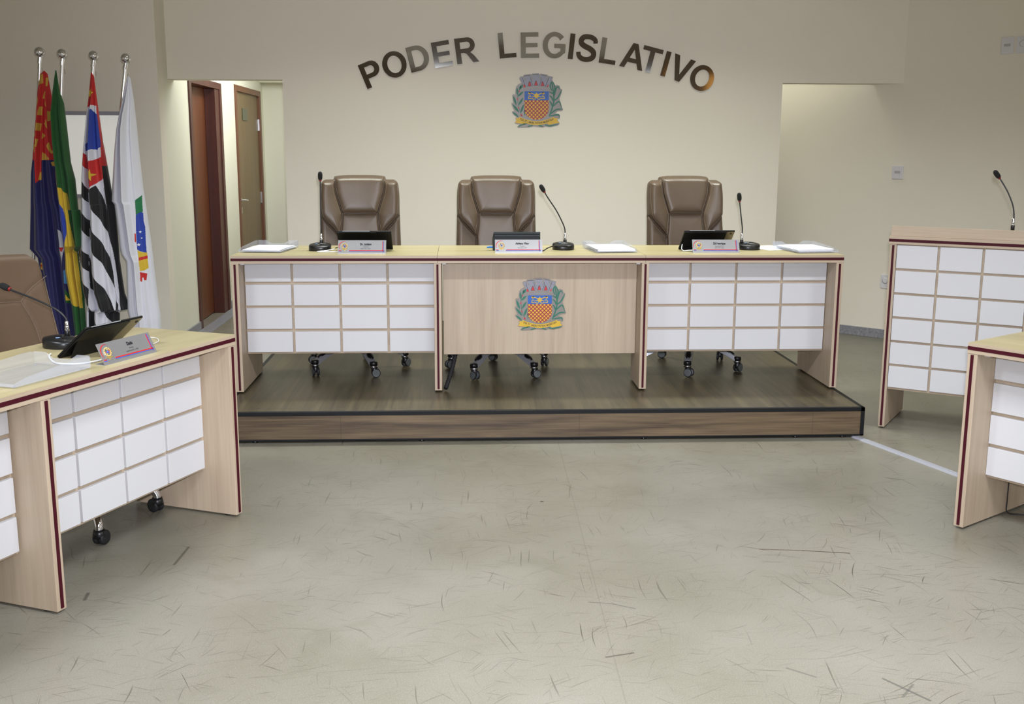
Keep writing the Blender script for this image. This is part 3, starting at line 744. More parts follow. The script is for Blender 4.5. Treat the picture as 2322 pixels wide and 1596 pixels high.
# ------------------------------------------------------------------ executive chairs
def seg_dist(X, Z, poly):
    D = np.full(X.shape, 1e9)
    for (x0, z0), (x1, z1) in zip(poly[:-1], poly[1:]):
        dx, dz = x1 - x0, z1 - z0; l = dx * dx + dz * dz
        t_ = np.clip(((X - x0) * dx + (Z - z0) * dz) / l, 0, 1)
        D = np.minimum(D, np.hypot(X - x0 - t_ * dx, Z - z0 - t_ * dz))
    return D
def inside(X, Z, poly):
    r = np.zeros(X.shape, bool); n = len(poly)
    for i in range(n):
        x0, z0 = poly[i]; x1, z1 = poly[(i + 1) % n]
        c = ((z0 > Z) != (z1 > Z)) & (X < (x1 - x0) * (Z - z0) / (z1 - z0 + 1e-12) + x0)
        r ^= c
    return r
SC = .000888
def px2(u, v): return ((u - 507) * SC, .717 + (540 - v) * SC)
def back_height(U, V_, vtop):
    du = np.abs(U - 507); Um = 507 - du                     # mirror to the left half
    de = np.minimum(np.minimum(274 - du, V_ - vtop), 760 - V_)
    e_ = np.clip(de / 42, 0, 1); h = .05 * np.sqrt(np.clip(1 - (1 - e_) ** 2, 0, 1)) + .035 * (du / 270) ** 2
    A = [(322, 40), (345, 180), (385, 312)]; Bm = [(385, 312), (520, 314)]; C_ = [(385, 312), (380, 400), (372, 467)]; D_ = [(225, 312), (262, 350), (320, 412), (372, 467)]; E_ = [(372, 467), (380, 600), (395, 760)]
    head = [(322, 30), (345, 180), (385, 312), (700, 312), (700, 30)]
    bol = [(200, 30), (322, 30), (345, 180), (385, 312), (380, 400), (372, 467), (320, 412), (262, 350), (225, 312), (200, 290)]
    sa = np.minimum(seg_dist(Um, V_, A), seg_dist(Um, V_, Bm)); sall = np.minimum(np.minimum(sa, seg_dist(Um, V_, C_)), np.minimum(seg_dist(Um, V_, D_), seg_dist(Um, V_, E_)))
    ih = inside(Um, V_, head); ib = inside(Um, V_, bol)
    puff = 1 - np.exp(-sall / 26.)
    h = h + np.where(ih, .020, np.where(ib, .022, .0)) * (1 - np.exp(-np.minimum(sall, np.maximum(de, 0)) / 16.))
    h = h + .010 * puff - .013 * np.exp(-(sall / 5.0) ** 2) * (de > 4)
    dd = inside(Um, V_, [(200, 312), (225, 312), (262, 350), (320, 412), (372, 467), (380, 600), (395, 760), (200, 760)])
    h = h - np.where(dd, .012, 0)
    return h
def vtop_f(U):
    du = np.abs(U - 507)
    head = 50 + 10 * (du / 182) ** 4; sh = 80 + np.where(du > 232, 38 * (1 - np.sqrt(np.clip(1 - ((du - 232) / 42) ** 2, 0, 1))), 0)
    k = np.clip((du - 178) / 10, 0, 1); k = k * k * (3 - 2 * k)
    return head * (1 - k) + sh * k
def exec_chair():
    t = thing('office_chair', 'brown leather executive chair with padded wings behind the left desk unit', 'chair')
    nu, nv = 150, 130
    S_ = np.linspace(-1, 1, nu); Tt = np.linspace(0, 1, nv) ** 1.0
    U, TT = np.meshgrid(507 + 274 * np.sign(S_) * (1 - (1 - np.abs(S_)) ** 1.0), Tt, indexing='ij')
    vt = vtop_f(U); V_ = vt + (760 - vt) * TT
    h = back_height(U, V_, vt)
    wob = 1 - .03 * np.exp(-((V_ - 90) / 60) ** 2) + .02 * np.clip((V_ - 320) / 200, 0, 1)
    X = (U - 507) * SC * wob; Z = .717 + (540 - V_) * SC
    lean = (Z - .5) * .16
    F_ = [[(float(X[i, j]), float(-h[i, j] + lean[i, j]), float(Z[i, j])) for j in range(nv)] for i in range(nu)]
    de = np.minimum(np.minimum(274 - np.abs(U - 507), V_ - vt), 760 - V_); hb = .05 * np.sqrt(np.clip(1 - (1 - np.clip(de / 60, 0, 1)) ** 2, 0, 1)) - .035 * (np.abs(U - 507) / 270) ** 2
    B_ = [[(float(X[i, j]), float(hb[i, j] + lean[i, j]), float(Z[i, j])) for j in range(nv)] for i in range(nu)]
    mb = MB(); mb.grid(F_, None); mb.grid(B_[::-1], None)
    # close the rim
    rim = [(i, 0) for i in range(nu)] + [(nu - 1, j) for j in range(1, nv)] + [(i, nv - 1) for i in range(nu - 2, -1, -1)] + [(0, j) for j in range(nv - 2, 0, -1)]
    mb.grid([[F_[i][j], B_[i][j]] for i, j in rim], None, closed_u=True)
    bo = mb.build('backrest', LEATHER, t)
    st = MB()
    for poly in ([(333, 70), (355, 180), (394, 304)], [(312, 90), (334, 190), (375, 318), (369, 400), (362, 450)], [(242, 110), (246, 250), (262, 335), (320, 395), (366, 452)], [(236, 345), (300, 415), (360, 475)], [(394, 304), (500, 306), (620, 304)]):
        for sg in (1, -1):
            if poly[-1] == (620, 304) and sg < 0: continue
            pp = smoothpath([(p[0], p[1], 0) for p in poly], 7); Uu = np.array([[507 + sg * (p.x - 507) for p in pp]]); Vv = np.array([[p.y for p in pp]])
            hh = back_height(Uu, Vv, vtop_f(Uu))
            wb = 1 - .03 * np.exp(-((Vv - 90) / 60) ** 2) + .02 * np.clip((Vv - 320) / 200, 0, 1)
            pts = [((Uu[0, i] - 507) * SC * wb[0, i], -hh[0, i] + ((.717 + (540 - Vv[0, i]) * SC) - .5) * .16 - .0004, .717 + (540 - Vv[0, i]) * SC) for i in range(len(pp))]
            st.tube(pts, .0009, THREAD, 5)
    st.build('stitching', THREAD, bo)
    # seat cushion
    P_ = []
    for i in range(33):
        row = []
        for j in range(25):
            a = math.pi * 2 * i / 32; b = math.pi * (j / 24 - .5)
            ca, sa, cb, sb = math.cos(a), math.sin(a), math.cos(b), math.sin(b)
            g = lambda q, n_: math.copysign(abs(q) ** n_, q)
            row.append((.26 * g(ca, .45) * g(cb, .4), -.27 + .25 * g(sa, .45) * g(cb, .4), .44 + .06 * g(sb, .5)))
        P_.append(row)
    MB().grid(P_, None).build('seat', LEATHER, t)
    MB().tube([(0, -.22, .385), (0, -.22, .30), (0, -.22, .17)], [.03, .025, .03], None, 16).build('gas_lift', BLACK, t)
    hub = MB(); hub.lathe([(.035, .125), (.05, .135), (.052, .185), (.04, .2)], None, 20, Matrix.Translation((0, -.22, 0))); bs = hub.build('base_hub', ALU, t)
    for k in range(5):
        a = math.radians(-90 + 36 + 72 * k); dx, dy = math.cos(a), math.sin(a)
        pts = []; A2 = []
        am = MB(); Q = []
        for i in range(13):
            f = i / 12; r = .03 + .262 * f; z1 = .198 - .103 * f ** 1.7; z0 = .158 - .092 * f ** 1.5; w_ = .034 - .012 * f
            if z0 > z1 - .016: z0 = z1 - .016
            nx, ny = -dy, dx; cx_, cy_ = dx * r, -.22 + dy * r
            Q.append([(cx_ + nx * w_, cy_ + ny * w_, z0), (cx_ + nx * w_ * .7, cy_ + ny * w_ * .7, z1), (cx_ - nx * w_ * .7, cy_ - ny * w_ * .7, z1), (cx_ - nx * w_, cy_ - ny * w_, z0), (cx_ + nx * w_, cy_ + ny * w_, z0)])
        am.grid(Q, None, smooth=False); am.add(Q[-1][:4], [(0, 1, 2, 3)]); am.add(Q[0][:4], [(3, 2, 1, 0)])
        ar = am.build('base_arm', ALU, t, bevel=.003)
        pad = MB(); cx_, cy_ = dx * .245, -.22 + dy * .245
        pad.sphere((0, 0, 0), .02, None, 14, Matrix.Translation((cx_, cy_, .120)) @ Matrix.Rotation(a, 4, 'Z') @ Matrix.Rotation(.42, 4, 'Y'), (2.0, 1.0, .5)); pad.build('foot_pad', BLACK, ar)
        cs = MB(); cx_, cy_ = dx * .300, -.22 + dy * .300; Tt_ = Matrix.Translation((cx_, cy_, 0))
        cs.lathe([(.004, .094), (.021, .093), (.023, .088), (.023, .070), (.018, .068)][::-1], BLACK, 18, Tt_)
        cs.lathe([(.018, .058), (.0225, .059), (.0225, .069), (.018, .070)], SILVER, 18, Tt_)
        ca = rot_c[k]; Tw = Tt_ @ Matrix.Rotation(ca, 4, 'Z')
        cs.lathe([(.017, .022), (.019, .03), (.019, .058), (.016, .06)], BLACK, 16, Tw @ Matrix.Translation((.004, 0, 0)))
        for sg in (1, -1):
            W_ = Tw @ Matrix.Translation((.012, sg * .013, .026)) @ Matrix.Rotation(math.radians(90), 4, 'X')
            cs.lathe([(.012, -.006), (.024, -.006), (.026, -.004), (.026, .004), (.024, .006), (.018, .0062), (.017, .005), (.004, .005)], BLACKR, 22, W_)
            cs.lathe([(.0195, -.0066), (.0225, -.0066), (.0225, .0066), (.0195, .0066)], mat('caster_rim_grey', (88, 92, 92), .4, noise=.02), 22, W_)
        cs.build('caster', None, t)
    return t
def set_base(ch, cx, cy, ang):
    # swivel the five-star base under the seat: world centre (cx, cy), turned by ang
    inv = ch.matrix_basis.inverted(); c = inv @ Vector((cx, cy, ch.location.z)); th = ang - ch.rotation_euler.z
    for o in ch.children:
        if o.name.split('.')[0] in ('base_hub', 'base_arm', 'gas_lift', 'caster'):
            o.matrix_basis = Matrix.Translation((c.x, c.y, 0)) @ Matrix.Rotation(th, 4, 'Z') @ Matrix.Translation((0, .22, 0))
rot_c = [.4, 1.1, 2.4, 3.6, 5.2]
ch1 = exec_chair(); ch1['group'] = 'executive chairs behind the raised desk'
ch1.location = (-.612, 6.655, ZP); ch1.rotation_euler = (0, 0, math.radians(3))
ch2 = dup(ch1, (.2275, 6.645, ZP), math.radians(-1), 'brown leather executive chair in the middle, behind the crest desk unit')
ch3 = dup(ch1, (1.418, 6.665, ZP), math.radians(6), 'brown leather executive chair behind the right desk unit, left of its microphone')

set_base(ch1, -.637, 6.405, math.radians(-10)); set_base(ch2, .237, 6.312, math.radians(4)); set_base(ch3, 1.412, 6.385, math.radians(21))
# chair at the left desk: slimmer padded back with flat stitched seams, chrome tube base
def side_chair():
    t = thing('office_chair', 'tan-brown stitched leather chair behind the angled desk at left', 'chair')
    nu, nv = 60, 70; w0 = .262
    def P(i, j, front):
        s = -1 + 2 * i / (nu - 1); q = j / (nv - 1)
        x = s * w0 * (.97 + .10 * q); zt = 1.053 - .012 * s * s - (.05 * max(0, (abs(s) - .82) / .18) ** 2.2)
        z = .47 + (zt - .47) * (1 - q)
        e_ = min((1 - abs(s)) * w0, zt - z, z - .47); r = .03; e_ = min(max(e_ / r, 0), 1); th = .028 * math.sqrt(1 - (1 - e_) ** 2)
        y = (.115 * ((z - .47) / .58) ** 1.2) + .028 * (-(s * s))
        # shallow seams
        m = 1e9
        for poly in SEAMS:
            for (a, b), (c, d_) in zip(poly[:-1], poly[1:]):
                dx, dz = c - a, d_ - b; t2 = max(0, min(1, ((abs(x) - a) * dx + (z - b) * dz) / (dx * dx + dz * dz))); m = min(m, math.hypot(abs(x) - a - t2 * dx, z - b - t2 * dz))
        sink = .004 * math.exp(-(m / .006) ** 2)
        return (x, y - th + sink, z) if front else (x, y + th, z)
    SEAMS = [[(0, .872), (.115, .862)], [(.115, .862), (.17, .905), (.262, .952)], [(.115, .862), (.15, .77), (.163, .65), (.16, .5)]]
    F_ = [[P(i, j, 1) for j in range(nv)] for i in range(nu)]; B_ = [[P(i, j, 0) for j in range(nv)] for i in range(nu)]
    mb = MB(); mb.grid(F_); mb.grid(B_[::-1])
    rim = [(i, 0) for i in range(nu)] + [(nu - 1, j) for j in range(1, nv)] + [(i, nv - 1) for i in range(nu - 2, -1, -1)] + [(0, j) for j in range(nv - 2, 0, -1)]
    mb.grid([[F_[i][j], B_[i][j]] for i, j in rim], closed_u=True)
    bo = mb.build('backrest', LEATHER2, t)
    st = MB()
    def surf(x, z):
        s = x / w0; return (x, .115 * ((z - .47) / .58) ** 1.2 - .028 * s * s - .028 + .0015, z)
    for poly in SEAMS + [[(.247, .95), (.247, .8), (.247, .55)]]:
        for sg in (1, -1):
            st.tube([surf(sg * p.x, p.y) for p in smoothpath([(a, b, 0) for a, b in poly], 8)], .0009, THREAD, 5)
    st.build('stitching', THREAD, bo)
    P_ = []
    for i in range(33):
        row = []
        for j in range(21):
            a = math.pi * 2 * i / 32; b = math.pi * (j / 20 - .5); g = lambda q, n_: math.copysign(abs(q) ** n_, q)
            row.append((.255 * g(math.cos(a), .45) * g(math.cos(b), .4), -.22 + .235 * g(math.sin(a), .45) * g(math.cos(b), .4), .45 + .045 * g(math.sin(b), .5)))
        P_.append(row)
    MB().grid(P_).build('seat', LEATHER2, t)
    MB().tube([(0, -.24, .41), (0, -.24, .1)], .026, None, 16).build('gas_lift', CHROME, t)
    for k in range(5):
        a = math.radians(-90 + 36 + 72 * k + 6); dx, dy = math.cos(a), math.sin(a)
        C0 = Vector((0, -.24, 0))
        ar = MB().tube(smoothpath([C0 + Vector((dx * r, dy * r, z)) for r, z in ((.0, .16), (.12, .155), (.22, .14), (.30, .115), (.33, .08), (.333, .055))], 5), .0165, None, 12).build('base_arm', CHROME, t)
        cs = MB(); Tt_ = Matrix.Translation((dx * .333, -.24 + dy * .333, 0))
        cs.lathe([(.022, .03), (.024, .045), (.02, .062)], BLACK, 16, Tt_); Tw = Tt_ @ Matrix.Rotation(a + 2.2, 4, 'Z')
        for sg in (1, -1): cs.lathe([(.01, -.008), (.025, -.008), (.0285, -.004), (.0285, .006), (.026, .009), (.004, .011)], BLACKR, 22, Tw @ Matrix.Translation((.012, sg * .014, .0285)) @ Matrix.Rotation(math.radians(90) * sg, 4, 'X'))
        cs.build('caster', None, t)
    return t
sch = side_chair()
cx_, cy_ = -.318, .835
U_ = Vector((math.sin(LA), math.cos(LA), 0)); N_ = Vector((-math.cos(LA), math.sin(LA), 0))
sch.location = LC + U_ * cx_ + N_ * cy_; sch.rotation_euler = (0, 0, rzL)

# ------------------------------------------------------------------ microphones
def mic(label, loc, rz, path, base=True, headdir=None):
    """path: local points of the gooseneck from base top to head"""
    t = thing('gooseneck_microphone', label, 'microphone', loc, rz, None)
    if base:
        # rounded drum, longer towards the speaker
        o = []
        for i in range(36):
            a = 2 * math.pi * i / 36; o.append((.062 * math.copysign(abs(math.cos(a)) ** .8, math.cos(a)), .066 * math.copysign(abs(math.sin(a)) ** .9, math.sin(a))))
        b = MB(); rings = []
        for sc2, z in ((.97, 0), (1, .003), (1, .026), (.96, .032), (.6, .036), (0.01, .037)):
            rings.append([(x * sc2, y * sc2, z + (.006 * (y / .066) if z > .01 else 0)) for x, y in o])
        b.grid([[rings[j][i] for j in range(len(rings))] for i in range(36)], None, closed_u=True); b.add(rings[0], [tuple(range(35, -1, -1))])
        bo = b.build('base', BLACK, t)
        MB().lathe([(.007, 0), (.009, .001), (.008, .003)], None, 14, Matrix.Translation((-.02, .0, .036))).build('talk_button', mat('button_blue_grey', (120, 140, 170), .3, noise=.02), bo)
    p0 = Vector(path[0])
    MB().lathe([(.0095, -.008), (.0095, .018), (.008, .02)], None, 16, Matrix.Translation(p0)).build('socket', BLACK, t)
    MB().lathe([(.008, .016), (.0085, .024), (.0075, .026), (.008, .036), (.0065, .038), (.0068, .052), (.004, .056)], None, 16, Matrix.Translation(p0)).build('connector', CHROME, t)
    pts = smoothpath([p0 + Vector((0, 0, .05))] + [Vector(p) for p in path[1:]], 8)
    MB().tube(pts, .0036, None, 10).build('gooseneck', mat('dark_gooseneck', (44, 44, 46), .35, .3, noise=.05), t)
    e1 = pts[-1]; d = (pts[-1] - pts[-3]).normalized(); q = Vector((0, 0, 1)).rotation_difference(d).to_matrix().to_4x4(); Th = Matrix.Translation(e1) @ q
    MB().lathe([(.004, -.004), (.0078, -.002), (.0078, .002), (.006, .003)], None, 16, Th).build('light_ring', mat('ring_red', (130, 20, 22), .5, noise=.02), t)
    hd = MB(); hd.lathe([(.006, .003), (.0105, .006), (.0125, .016), (.013, .03), (.0118, .04), (.008, .047), (.001, .05)], None, 20, Th); hd.build('foam_head', mat('black_foam', (20, 20, 20), .95, bump=.8, bscale=900), t)
    return t
# raised desk
ztd = ZP + DH
mic('gooseneck microphone standing straight up left of the left chair', (-.785, 6.055, ztd), 0, [(.006, .02, .036), (.006, .018, .12), (.008, .014, .25), (.010, .010, .34), (.011, .008, .388)])
mic('gooseneck microphone bent left beside the middle chair', (.592, 6.09, ztd), 0, [(.012, .02, .036), (.008, .015, .12), (-.012, .0, .165), (-.045, -.01, .225), (-.09, -.02, .29), (-.112, -.024, .325)])
mic('shorter gooseneck microphone on the right desk unit, right of its tablet', (1.663, 6.075, ztd), 0, [(-.04, .01, .036), (-.040, .008, .12), (-.052, .002, .19), (-.062, -.003, .25), (-.066, -.006, .275)])
# left desk, local frame
def LP(x, y, z=DH): return LC + U_ * x + N_ * y + Vector((0, 0, z))
mic('gooseneck microphone leaning over the angled left desk, black half-round base', tuple(LP(-.46, .437)), rzL, [(.035, .005, .036), (.035, .003, .085), (.036, .012, .106), (.037, .055, .134), (.038, .15, .166), (.039, .243, .190), (.040, .270, .198)])
# lectern
rP = Matrix.Rotation(PA, 4, 'Z')
mic('gooseneck microphone rising behind the tall lectern', tuple(Vector((2.25582, 5.50127, PH + .035)) + rP @ Vector((.552, .25, 0))), PA, [(0, 0, .008), (0.002, 0, .06), (-.006, 0, .12), (-.035, -.0, .19), (-.068, 0, .245), (-.082, 0, .265)], base=False)

# ------------------------------------------------------------------ tablets
def tablet(label, loc, rz, wd=.295, ln=.178, tilt=40, kind='plain', foldw=.72):
    t = thing('tablet', label, 'tablet', loc, rz, None)
    # bottom edge on the desk at y=+, leaning forward and up towards y=-
    a = math.radians(tilt); Tm = Matrix.Translation((0, ln * math.cos(a) * .5, 0)) @ Matrix.Rotation(math.pi - a, 4, 'X')
    # local: y from 0..ln runs up along the slab, z outward to the back (the side towards the camera, underneath)
    b = MB().box(-wd / 2, wd / 2, 0, ln, -.009, 0, None, Tm); bo = b.build('body', TABLET, t, bevel=.003)
    MB().box(-wd / 2 + .008, wd / 2 - .008, .008, ln - .008, -.0098, -.009, None, Tm).build('screen', mat('screen_glass', (12, 13, 16), .08, noise=.01), bo)
    MB().box(wd / 2 - wd * (1 - foldw), wd / 2 - .003, .004, ln - .004, 0, .0012, None, Tm).build('back_plate', TABGOLD if kind == 'olive' else TABLET, bo)
    if kind == 'olive': MB().lathe([(.006, 0), (.006, .0025), (.004, .003)], None, 14, Tm @ Matrix.Translation((wd / 2 - .02, ln - .022, .001))).build('camera_lens', BLACK, bo)
    c = MB().box(-wd / 2, wd / 2 - wd * (1 - foldw), .001, ln - .002, .001, .0045, None, Tm)
    cv = c.build('folio_cover', TABLET, t, bevel=.001)
    # stand flap of the cover reaching forward to the desk
    Pm = Tm @ Vector((0, ln * .62, .004)); y2, z2 = Pm.y, Pm.z
    s = MB(); s.add([(-wd / 2 + .01, y2, z2), (wd / 2 - wd * .35, y2, z2), (wd / 2 - wd * .35, y2 + .035, .002), (-wd / 2 + .01, y2 + .035, .002), (-wd / 2 + .01, y2 + .003, z2), (wd / 2 - wd * .35, y2 + .003, z2), (wd / 2 - wd * .35, y2 + .038, .002), (-wd / 2 + .01, y2 + .038, .002)],
                     [(0, 3, 2, 1), (4, 5, 6, 7), (0, 1, 5, 4), (2, 3, 7, 6), (1, 2, 6, 5), (0, 4, 7, 3)]); s.build('stand_flap', TABLET, t)
    MB().box(-wd / 2 + .03, -wd / 2 + wd * .6, ln - .0005, ln + .0008, -.006, -.003, None, Tm).build('edge_trim', ALU, bo)
    return t
tablet('black tablet in folio leaning behind the left nameplate of the raised desk', (-.528, 6.02, ztd), math.radians(0), .30, .172, 40)
# middle one: stepped black case
t = thing('tablet', 'black tablet in stepped case behind the middle nameplate, blue plug at left', 'tablet', (.324, 6.02, ztd), 0, None)
mb = MB(); Tm = Matrix.Translation((0, 0, 0)) @ Matrix.Rotation(math.radians(-14), 4, 'X')
mb.box(-.134, .132, .0, .012, .003, .098, None, Tm); mb.build('case', TABLET, t, bevel=.004)
MB().box(-.132, .132, -.006, .014, .094, .106, None, Tm).build('top_ridge', mat('case_ridge', (22, 30, 34), .4, noise=.05, spec=.3), t, bevel=.002)
MB().box(-.128, .130, -.004, .0, .078, .090, None, Tm).build('lower_ridge', mat('case_ridge', (22, 30, 34)), t, bevel=.0015)
MB().box(-.137, -.13, .0, .05, .0, .075).build('side_flap', TABLET, t, bevel=.001); MB().box(-.13, .13, .03, .06, .0, .004).build('base_flap', TABLET, t)
MB().tube([(-.132, .03, .016), (-.15, .03, .018), (-.17, .035, .015)], [.006, .006, .004], None, 10).build('plug', BLUEC, t)
tablet('black tablet in folio leaning behind the right nameplate of the raised desk', (1.405, 6.03, ztd), math.radians(2), .29, .175, 40, 'olive', .84)
tablet('black tablet with olive back strip leaning on the angled left desk', tuple(LP(-.49, .225)), rzL, .30, .172, 40, 'olive', .76)

# ------------------------------------------------------------------ nameplates
def nameplate(label, loc, rz, lines, wd=.262, tilt=26, hgt=.079):
    t = thing('nameplate', label, 'nameplate', loc, rz, None)
    a = math.radians(tilt); Tm = Matrix.Rotation(-a, 4, 'X')
    p = MB(); p.box(-wd / 2, wd / 2, 0, .0018, 0, hgt, None, Tm); p.box(-wd / 2, wd / 2, -.0, .042, 0, .0016); po = p.build('plate', PLATE, t)
    y = -.0006; q = MB(); x0 = -wd / 2
    def bx(m, xa, xb, za, zb, yy=y): q.box(xa, xb, yy, .0004, za, zb, m, Tm)
    bx(RED, x0 + .062, wd / 2 - .01, .0165, .0205); bx(RIMB, x0 + .059, wd / 2 - .008, .0128, .0158)
    bx(RED, x0 + .005, x0 + .018, .0165, .0205); bx(RIMB, x0 + .006, x0 + .021, .0128, .0158)
    bx(RED, wd / 2 - .020, wd / 2 - .0165, .012, .073); bx(RIMB, wd / 2 - .0160, wd / 2 - .013, .009, .073)
    arcp = []; n = 18
    for i in range(n + 1):
        a2 = math.radians(205 - 135 * i / n); w_ = .0035 * math.sin(math.pi * min(1, (i + 3) / (n + 3))) + .0004
        arcp.append((a2, w_))
    cxp, czp = x0 + .036, .042
    P = [(cxp + (.030 + w_ / 2) * math.cos(a2), czp + (.030 + w_ / 2) * math.sin(a2)) for a2, w_ in arcp] + [(cxp + (.030 - w_ / 2) * math.cos(a2), czp + (.030 - w_ / 2) * math.sin(a2)) for a2, w_ in arcp[::-1]]
    q.prism([P], y, .0004, RED, Tm)
    put_text(q, lines[0], .0165, Tm @ Matrix.Translation((.02, -.0008, .0555)), INK, .0008, .80)
    put_text(q, lines[1], .0066, Tm @ Matrix.Translation((.02, -.0008, .040)), INK, 0, .95)
    put_text(q, lines[2], .0070, Tm @ Matrix.Translation((.02, -.0008, .030)), INK, 0, .95)
    q.build('print', None, po)
    g = MB(); rng_ = random.Random(5)
    g.prism([[(cxp + .017 * math.cos(2 * math.pi * i / 20), czp + .002 + .018 * math.sin(2 * math.pi * i / 20)) for i in range(20)]], -.0015, .0004, PLATE, Tm)
    for i in range(14):
        a2 = 2 * math.pi * i / 14
        g.sphere((cxp + .0145 * math.cos(a2), -.002, czp + .002 + .0145 * math.sin(a2)), .0032, GOLD, 8, Tm)
        if i % 2: g.sphere((cxp + .009 * math.cos(a2), -.002, czp + .002 + .009 * math.sin(a2)), .0022, [GOLD, RED, GREEN][i % 3], 8, Tm)
    g.sphere((cxp, -.0015, czp + .002), .0045, RIMB, 10, Tm)
    g.prism([[(cxp - .018, .024), (cxp - .004, .022), (cxp, .016), (cxp + .004, .022), (cxp + .018, .024), (cxp + .01, .028), (cxp - .01, .028)]], -.0015, .0004, GOLD, Tm)
    g.build('seal', None, t)
    return t
nameplate('silver nameplate on the left desk unit, before the left tablet', (-.533, 5.845, ztd), math.radians(-1), ('Dr. Luciano', '1o Secretario', 'Biênio 2021 a 2022'))
nameplate('silver nameplate reading the longest bold name, before the middle tablet', (.326, 5.88, ztd), math.radians(0), ('Adriano Vitor', 'Presidente', 'Biênio 2021 a 2022'))
nameplate('silver nameplate on the right desk unit, before the right tablet', (1.425, 5.868, ztd), math.radians(-1), ('Zé Henrique', 'Segundo Secretário', 'Biênio 2021 a 2022'))
nameplate('grey nameplate with a four-letter name on the angled left desk', tuple(LP(-.5525, .045)), rzL, ('Dudu', 'Vereador', 'Legislatura 2021 a 2024'), .27)

# ------------------------------------------------------------------ acrylic trays and paper
def tray(label, loc, rz, wd, dp, sheets, hs=.042, seed=1):
    t = thing('letter_tray', label, 'tray', loc, rz, None)
    h = .0025; m = MB()
    m.box(-wd / 2, wd / 2, 0, dp, .004, .004 + h)
    b = m.build('bottom', ACRYL, t, bevel=.001)
    for sg in (1, -1):
        # side wall with a cut-down front and rounded rear corner
        P = [(0, .005), (dp, .005), (dp, hs * .9), (dp - .01, hs), (dp - .05, hs), (.16, hs * .8), (.06, hs * .62), (.02, hs * .45), (.0, hs * .3)]
        w_ = MB(); w_.prism([P], 0, .0025, None, Matrix.Translation((sg * wd / 2 - (.0025 if sg < 0 else 0) + (.0 if sg < 0 else -.0), 0, 0)) @ Matrix.Rotation(math.radians(90), 4, 'Z') @ Matrix.Translation((0, -.0025 if sg > 0 else 0, 0)))
        w_.build('side_wall', ACRYL, t)
    MB().prism([[(-wd / 2, .005), (wd / 2, .005), (wd / 2, hs), (wd / 2 - .05, hs), (wd / 2 - .08, hs * .6), (-wd / 2 + .08, hs * .6), (-wd / 2 + .05, hs), (-wd / 2, hs)]], dp - .003, dp).build('rear_wall', ACRYL, t)
    MB().box(-wd / 2, wd / 2, 0, .0025, .005, .014).build('front_lip', ACRYL, t)
    for x in (-wd / 2 + .02, wd / 2 - .02):
        for y in (.02, dp - .02): MB().lathe([(.004, 0), (.005, .004)], None, 10, Matrix.Translation((x, y, 0))).build('foot', ACRYL, t)
    return t
def papers(label, loc, rz, wd, dp, n, seed, z=.0, group=None, thick=.0016):
    r = random.Random(seed); t = thing('paper_stack', label, 'papers', loc, rz, group)
    for i in range(n):
        a = r.uniform(-.03, .03); dx, dy = r.uniform(-.006, .006), r.uniform(-.006, .006)
        MB().box(-wd / 2, wd / 2, 0, dp, z + i * thick, z + (i + 1) * thick - .0002, None, Matrix.Translation((dx, dy, 0)) @ Matrix.Rotation(a, 4, 'Z')).build('sheet', PAPER, t)
    return t
tray('clear acrylic letter tray with papers at the left end of the raised desk', (-1.094, 5.905, ztd), math.radians(-8), .235, .33, 5)
papers('white papers lying in the tray at the left end of the raised desk', (-1.092, 5.93, ztd + .0068), math.radians(-8), .21, .29, 6, 2)
tray('clear acrylic letter tray with papers between middle and right chairs', (.868, 5.865, ztd), math.radians(6), .235, .33, 5)
papers('white papers in the tray right of the middle microphone', (.868, 5.89, ztd + .0068), math.radians(6), .21, .29, 9, 3)
tray('clear acrylic letter tray at the right end of the raised desk', (1.992, 5.83, ztd), math.radians(9), .235, .33, 5)
papers('white papers in the tray at the right end of the raised desk', (1.985, 5.86, ztd + .0068), math.radians(7), .205, .29, 9, 6)
o = MB().box(-.105, .105, 0, .25, 0, .0022).build('loose_sheets', PAPER); o.location = (1.862, 6.05, ztd); o.rotation_euler = (0, 0, math.radians(24)); tag(o, 'flat white sheet of paper beside the right-hand microphone', 'paper')
tray('empty clear acrylic letter tray on the angled left desk', tuple(LP(-1.078, .172)), rzL - math.pi / 2, .235, .33, 0, hs=.045)

# ------------------------------------------------------------------ cables
def cable(name, pts, r, m, label, cat='cable', k=8):
    return tag(MB().tube(smoothpath(pts, k), r, m, 8).build(name, None), label, cat)
cable('charging_cable', [(-.70, 6.0, ztd + .012), (-.74, 5.97, ztd + .006), (-.775, 5.955, ztd + .004), (-.785, 5.935, ztd + .004), (-.75, 5.925, ztd + .004), (-.70, 5.93, ztd + .004), (-.665, 5.94, ztd + .004)], .0028, CABW, 'white charging cable looping beside the left tablet of the raised desk')
cable('microphone_cable', [(-.70, 6.07, ztd + .012), (-.68, 6.04, ztd + .016), (-.655, 6.02, ztd + .012), (-.63, 6.0, ztd + .006)], .0028, BLACK, 'short black cable between left microphone base and left tablet')
cable('microphone_cable', [(.645, 6.035, ztd + .012), (.60, 6.018, ztd + .026), (.54, 6.0, ztd + .030), (.495, 5.985, ztd + .018), (.468, 5.97, ztd + .004), (.44, 5.97, ztd + .004)], .0032, BLACK, 'black cable arching from the middle microphone base to the middle tablet')
cable('charging_cable', [(1.262, 6.01, ztd + .035), (1.255, 5.985, ztd + .012), (1.262, 5.955, ztd + .004), (1.285, 5.94, ztd + .008), (1.32, 5.935, ztd + .008), (1.36, 5.935, ztd + .004)], .0026, CABW, 'white cable at the left corner of the right tablet on the raised desk')
